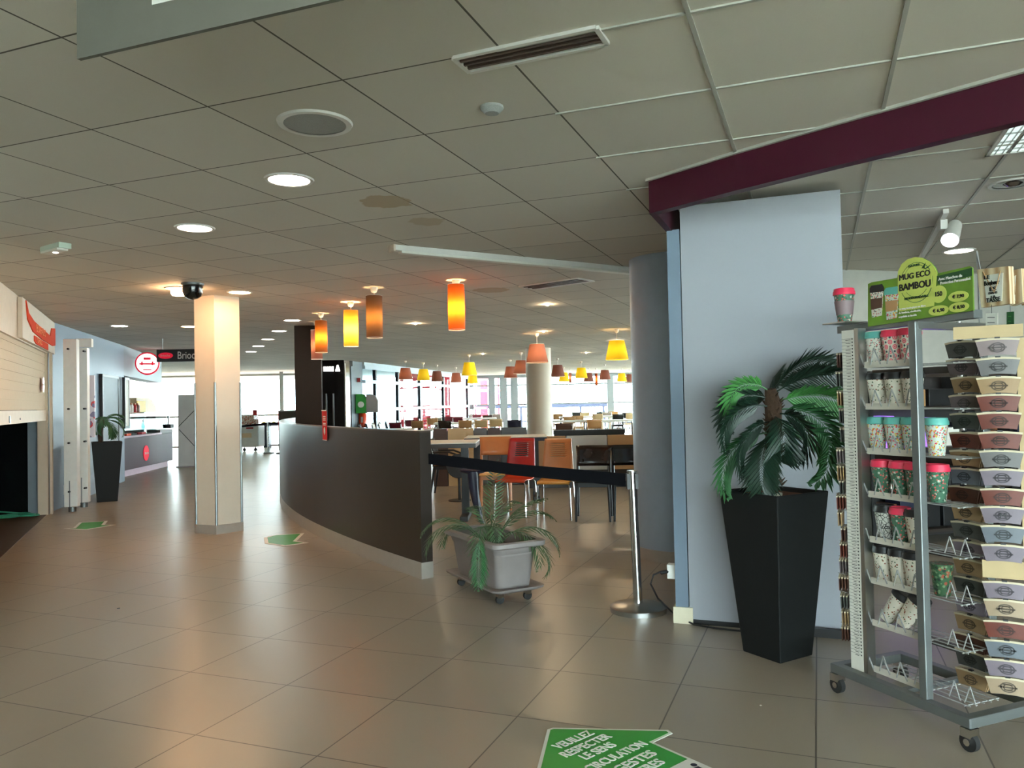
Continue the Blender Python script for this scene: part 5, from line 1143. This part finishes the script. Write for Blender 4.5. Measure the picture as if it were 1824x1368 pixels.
for (px, y, c, n) in edge:
    if n: q = At(px-10, y, 3.76); l = Matrix.Rotation(-RZ, 3, 'Z')@Vector((q.x-RA.x, q.y-RA.y, q.z)); hook((l.x, l.y, l.z-.0), (ua, .05, l.z-.0), .003)
for (y, px) in zip(lefty, leftx):
    q = pin(y-15, px, LP0, tuple(E1)); l = Matrix.Rotation(-RZ, 3, 'Z')@Vector((q.x-RA.x, q.y-RA.y, q.z)); hook((l.x, l.y, l.z), (.34, .42, l.z+.0), .0035)
for (y, px) in zip(righty, rightx):
    q = pin(y-15, px, RP0, RD); l = Matrix.Rotation(-RZ, 3, 'Z')@Vector((q.x-RA.x, q.y-RA.y, q.z)); hook((l.x, l.y, l.z), (.42, .42, l.z+.0), .0035)
q1 = pin(600, 1814, RP0, RD); q0 = pin(1225, 1822, RP0, RD); inv = Matrix.Rotation(-RZ, 3, 'Z')
bb = MB(); dd = Vector((RD[0], RD[1], 0)); bn = Vector((-RD[1], RD[0], 0))
pa = Vector((q1.x, q1.y, 0))+bn*.012
def toR(p): return inv@(Vector(p)-Vector((RA.x, RA.y, 0)))
la = toR(pa); ang = RRZ-RZ
MB().box((la.x+.018*math.cos(ang), la.y+.018*math.sin(ang), .93), (.05, .008, 1.36), ang).build('bamboo_strip', 'card', RK)
lc = toR(Vector((pin(600, 1760, RP0, RD).x, pin(600, 1760, RP0, RD).y, 0))+bn*.03); zt_ = pin(590, 1760, RP0, RD).z
MB().box((lc.x+.0, lc.y, zt_+.0), (.24, .006, .05), ang).build('header_card', 'card', RK)
q = pin(1000, 1789, RP0, RD); lq = toR(Vector((q.x, q.y, q.z))+bn*.01); MB().box((lq.x, lq.y, q.z-.035), (.15, .002, .07), ang).build('backing_card', 'card', RK)

# ------------------------------------------------------------------ header sign on the rack
class Board:
    def __init__(s, p0, d, root): s.p0 = (p0[0], p0[1]); s.d = tuple(d); s.r = root; s.n = Vector((d[1], -d[0], 0))
    def loc(s, px, y, off=0):
        a, z = On(px, y, s.p0, s.d); return Vector((s.p0[0]+a*s.d[0], s.p0[1]+a*s.d[1], z))+s.n*off-s.r.location
    def poly(s, name, pts, m, off, th=.002):
        f = [s.loc(*p, off) for p in pts]; b = [v-s.n*th for v in f]; n = len(f)
        return MB().add(f+b, [tuple(range(n)), tuple(range(2*n-1, n-1, -1))]+[(i, n+i, n+(i+1) % n, (i+1) % n) for i in range(n)]).build(name, m, s.r)
    def ell(s, name, cx, cy, rx, ry, m, off, tilt=-.13, n=32):
        return s.poly(name, [(cx+rx*math.cos(2*math.pi*i/n), cy-ry*math.sin(2*math.pi*i/n)+tilt*rx*math.cos(2*math.pi*i/n)) for i in range(n)], m, off)
    def text(s, st, x0, y0, x1, y1, hpx, m, off, name='lettering'):
        a = s.loc(x0, y0, off); b = s.loc(x1, y1, off); h_ = (s.loc(x0, y0-hpx/2, off)-s.loc(x0, y0+hpx/2, off)).length/.72
        o = text(name, st, h_, m, a, (s.d[0], s.d[1], 0), s.r, ext=.0004, off=0, bold=.045); xd = Vector((s.d[0], s.d[1], 0)); xs = [(v.co-a).dot(xd) for v in o.data.vertices]; k = (b-a).dot(xd)/max(xs)
        for v in o.data.vertices: r = v.co-a; v.co = v.co+xd*(r.dot(xd)*(k-1))
        return o
p0 = WR(.13, .09)
t = thing('cup_sign', 'green cardboard sign for bamboo cups standing on top of the rack', 'sign', (p0.x, p0.y, 1.735)); B = Board((p0.x, p0.y), tuple(E1), t)
out_ = [(1546, 506), (1552, 503), (1598, 495), (1600, 484), (1606, 471), (1617, 462), (1630, 458), (1643, 459), (1656, 466), (1665, 476), (1670, 487), (1727, 474), (1732, 477), (1734, 553), (1640, 568), (1546, 582)]
B.poly('board', out_, 'signgreen', 0, .006)
B.poly('lime_field', [(1600, 497), (1600, 484), (1606, 471), (1617, 462), (1630, 458), (1643, 459), (1656, 466), (1665, 476), (1670, 487), (1668, 500), (1664, 545), (1602, 555)], 'signlime', .002)
B.ell('round_rule', 1633, 503, 29, 36, 'signdarkgreen', .003); B.ell('round_field', 1633, 503, 28, 35, 'signlime', .0036)
B.ell('inner_rule', 1633, 500, 23, 29, 'signdarkgreen', .0042); B.ell('inner_field', 1633, 500, 22.3, 28.3, 'signlime', .0048)
B.poly('title_field', [(1601, 493), (1661, 480), (1662, 512), (1601, 523)], 'signlime', .0056)
B.text('MUG ECO', 1603, 496, 1659, 486, 10, 'black', .0062); B.text('BAMBOU', 1603, 514, 1660, 505, 12, 'black', .0062)
B.text('BIODEGRADABLE', 1613, 533, 1656, 525, 4, 'signdarkgreen', .0062); B.text('NATURE', 1620, 475, 1640, 471, 4, 'signdarkgreen', .0062)
B.poly('leaf_mark', [(1643, 478), (1650, 468), (1648, 477)], 'signdarkgreen', .0062); B.poly('leaf_mark', [(1646, 480), (1660, 471), (1653, 478)], 'signdarkgreen', .0062)
B.poly('dark_band', [(1669, 492), (1732, 477), (1732, 491), (1671, 506)], 'signdarkgreen', .002)
B.text('Avec Manchon de', 1673, 498, 1715, 488, 5, 'white', .004); B.text('Protection Personnalisé', 1676, 505, 1730, 492, 5, 'white', .004)
B.ell('round_badge', 1673, 524, 13.5, 15.5, 'signlime', .003); B.text('150', 1666, 525, 1680, 523, 8, 'black', .0045)
for cx, cy, s_ in ((1708, 528, '€ 7,90'), (1673, 553, '€ 6,90'), (1709, 547, '€ 8,50')):
    B.ell('price_oval', cx, cy, 18, 9.5 if cy == 528 else 9, 'signlime', .0034 if cy < 550 else .0036); B.text(s_, cx-10, cy+1.5, cx+11, cy-1, 6, 'black', .005)
for i, (s_, y) in enumerate((('Le mug écologique en fibre', 549), ('de bambou, réutilisable,', 556), ('recyclable et durable', 563))): B.text(s_, 1602, y+2, 1650-i*8, y-4-i*.3+i*1.2, 3.4, 'white', .004)
for x0, x1, yt, lidc, bodyc in ((1550, 1575, 512, 'black', 'beige'), (1576, 1602, 516, None, 'tan')):
    yo = yt
    B.poly('printed_cup', [(x0+1, yo+9), (x1-1, yo+6), (x1-4, yo+50), (x0+4, yo+54)], P_['cactus'] if lidc else P_['floral'], .003)
    B.poly('printed_lid', [(x0, yo+2), (x0+3, yo-3), (x1-3, yo-6), (x1, yo), (x1, yo+7), (x0, yo+10)], 'black' if lidc else LD_['teal'], .004)
    B.poly('printed_band', [(x0+2, yo+21), (x1-2, yo+18), (x1-3, yo+36), (x0+3, yo+40)], 'brown' if lidc else 'tan', .0045)
# bags and tags
for i, (px0, px1, y0, y1, off, lab) in enumerate(((1740, 1799, 478, 546, 0, 'striped bamboo bag with white French motto hanging at the right of the rack top'), (1791, 1822, 482, 543, .05, 'second striped bag half hidden behind the motto bag'), (1812, 1850, 484, 542, .09, 'third striped bag cut off by the right edge'))):
    c0 = At(px0, y1, 3.30); t = thing('gift_bag', lab, 'bag', (c0.x, c0.y, c0.z)); Bg = Board((c0.x+E2.x*off, c0.y+E2.y*off), tuple(E1), t)
    m_b, nt, bs = nodes('bag_stripes%d' % i); wv = nt.nodes.new('ShaderNodeTexWave'); wv.inputs['Scale'].default_value = 18; wv.inputs['Distortion'].default_value = .6; tc = nt.nodes.new('ShaderNodeTexCoord'); nt.links.new(tc.outputs['Object'], wv.inputs['Vector'])
    rp = nt.nodes.new('ShaderNodeValToRGB'); rp.color_ramp.elements[0].color = rgb(170, 132, 92); rp.color_ramp.elements[1].color = rgb(222, 204, 170); nt.links.new(wv.outputs['Color'], rp.inputs[0]); nt.links.new(rp.outputs[0], bs.inputs['Base Color'])
    Bg.poly('bag', [(px0, y0+2), (px1-3, y0-4), (px1, y1-5), (px0+8, y1+2)], m_b, 0, .03)
    if i < 2: Bg.poly('label', [(px0+12, y0+13), (px1-12, y0+8), (px1-14, y1-10), (px0+18, y1-7)], 'paper', .002)
    if i == 0:
        for s_, x0, x1, y, h_ in (('LE', 1754, 1764, 495, 7), ('Bonheur', 1754, 1782, 506, 8), ('ES', 1763, 1776, 516, 7), ('DANS', 1762, 1778, 523, 4), ('LA', 1766, 1775, 529, 4), ('TASSE', 1758, 1783, 536, 8)): Bg.text(s_, x0, y, x1, y-2, h_, 'black', .004)
    if i == 1: Bg.text('*', 1797, 498, 1803, 497, 10, 'black', .004)
    l0 = Bg.loc(px0+12, y0+6, .004); l1 = Bg.loc((px0+px1)/2+4, y0+34, .01); l2 = Bg.loc(px1-16, y0+4, .004); MB().tube([l0, (l0+l1)/2+Vector((.005, 0, -.02)), l1+Vector((0, 0, -.02)), (l2+l1)/2+Vector((0, 0, -.02)), l2], .002, 6).build('handle', 'tan', t, smooth=True)
ba = toR(At(1738, 474, 3.34)); bz = toR(At(1824, 474, 3.30)+Vector((E2.x, E2.y, 0))*.06); rtop = Vector((up, .40, 1.69))
MB().tube([rtop, (up, .40, 2.02), (ba.x, ba.y+.03, ba.z-.02), (bz.x, bz.y+.03, bz.z-.02)], .004, 8).build('bag_arm', 'rod', RK, smooth=True)
for px0, px1, y0, y1, m, lab in ((1756, 1777, 558, 582, 'paper', 'white price tag hanging under the motto bag'), (1793, 1806, 556, 581, 'signdarkgreen', 'small green tag hanging right of the white price tag')):
    c0 = At(px0, y1, 3.22); t = thing('hang_tag', lab, 'tag', (c0.x, c0.y, c0.z)); Bg = Board((c0.x, c0.y), tuple(E1), t); Bg.poly('card', [(px0, y0), (px1, y0-1), (px1, y1-1), (px0, y1)], m, 0, .002)
    l0 = Bg.loc((px0+px1)/2, y0, 0); MB().bar(l0, l0+Vector((0, 0, .035)), .0015).build('string', 'black', t)
    for y in (y0+7, y0+16): Bg.poly('print_line', [(px0+3, y), (px1-5, y), (px1-5, y+1), (px0+3, y+1)], 'black' if m == 'paper' else 'leaflight', .001, .0008)

# ------------------------------------------------------------------ shop behind the rack
SDr = Vector((11.65, 3.25)).normalized(); SNr = Vector((SDr.y, -SDr.x)); g0 = Vector((3.3, 7.35))
t = thing('shop_gondola', 'tall dark shop shelving seen through the display rack', 'shelf', (g0.x, g0.y, 0), math.atan2(SDr.y, SDr.x))
MB().box((1.5, .2, .8), (3.2, .04, 1.6)).build('back_panel', 'shopdark', t)
gz = [.12, .5, .88, 1.26]
for z in gz: MB().box((1.5, 0, z), (3.2, .4, .03)).build('shelf', 'wenge', t)
for x in (-.1, 1.5, 3.1): MB().box((x, 0, .8), (.04, .42, 1.6)).build('side_panel', 'black', t)
MB().box((1.5, -.19, 1.58), (3.2, .04, .06)).build('canopy', 'wenge', t)
random.seed(11); n = 0
cols = [('bottlebrown', 'brown'), ('black', 'black'), ('lilac', 'lilac'), ('navy', 'navy'), ('tan', 'tan'), ('paper', 'white'), ('neon', 'glowing violet'), ('skirt', 'grey')]
for zi, z in enumerate(gz):
    x = .02
    for k in range(9):
        w_ = random.uniform(.16, .3); h_ = random.uniform(.16, .3); ci = random.choice((0, 1, 1, 3, 4, 5, 7, 0)) if not (zi == 2 and k < 3) else 6
        if ci == 6 and not (zi == 2 and k < 3): ci = 1
        p = g0+SDr*(x+w_/2); m, cnm = cols[ci]
        if x+w_ < 1.45 or x > 1.55:
            o = MB().box((0, 0, h_/2), (w_, .2, h_)).build('boxed_product', m, loc=(p.x, p.y, z+.016), bevel=.004); o.rotation_euler = (0, 0, math.atan2(SDr.y, SDr.x))
            tag(o, f'{cnm} box, {ORD[k]} from the left, {ORD[zi]} shelf up, dark shop shelving', 'box', 'boxes on the shop shelving')
        x += w_+.04
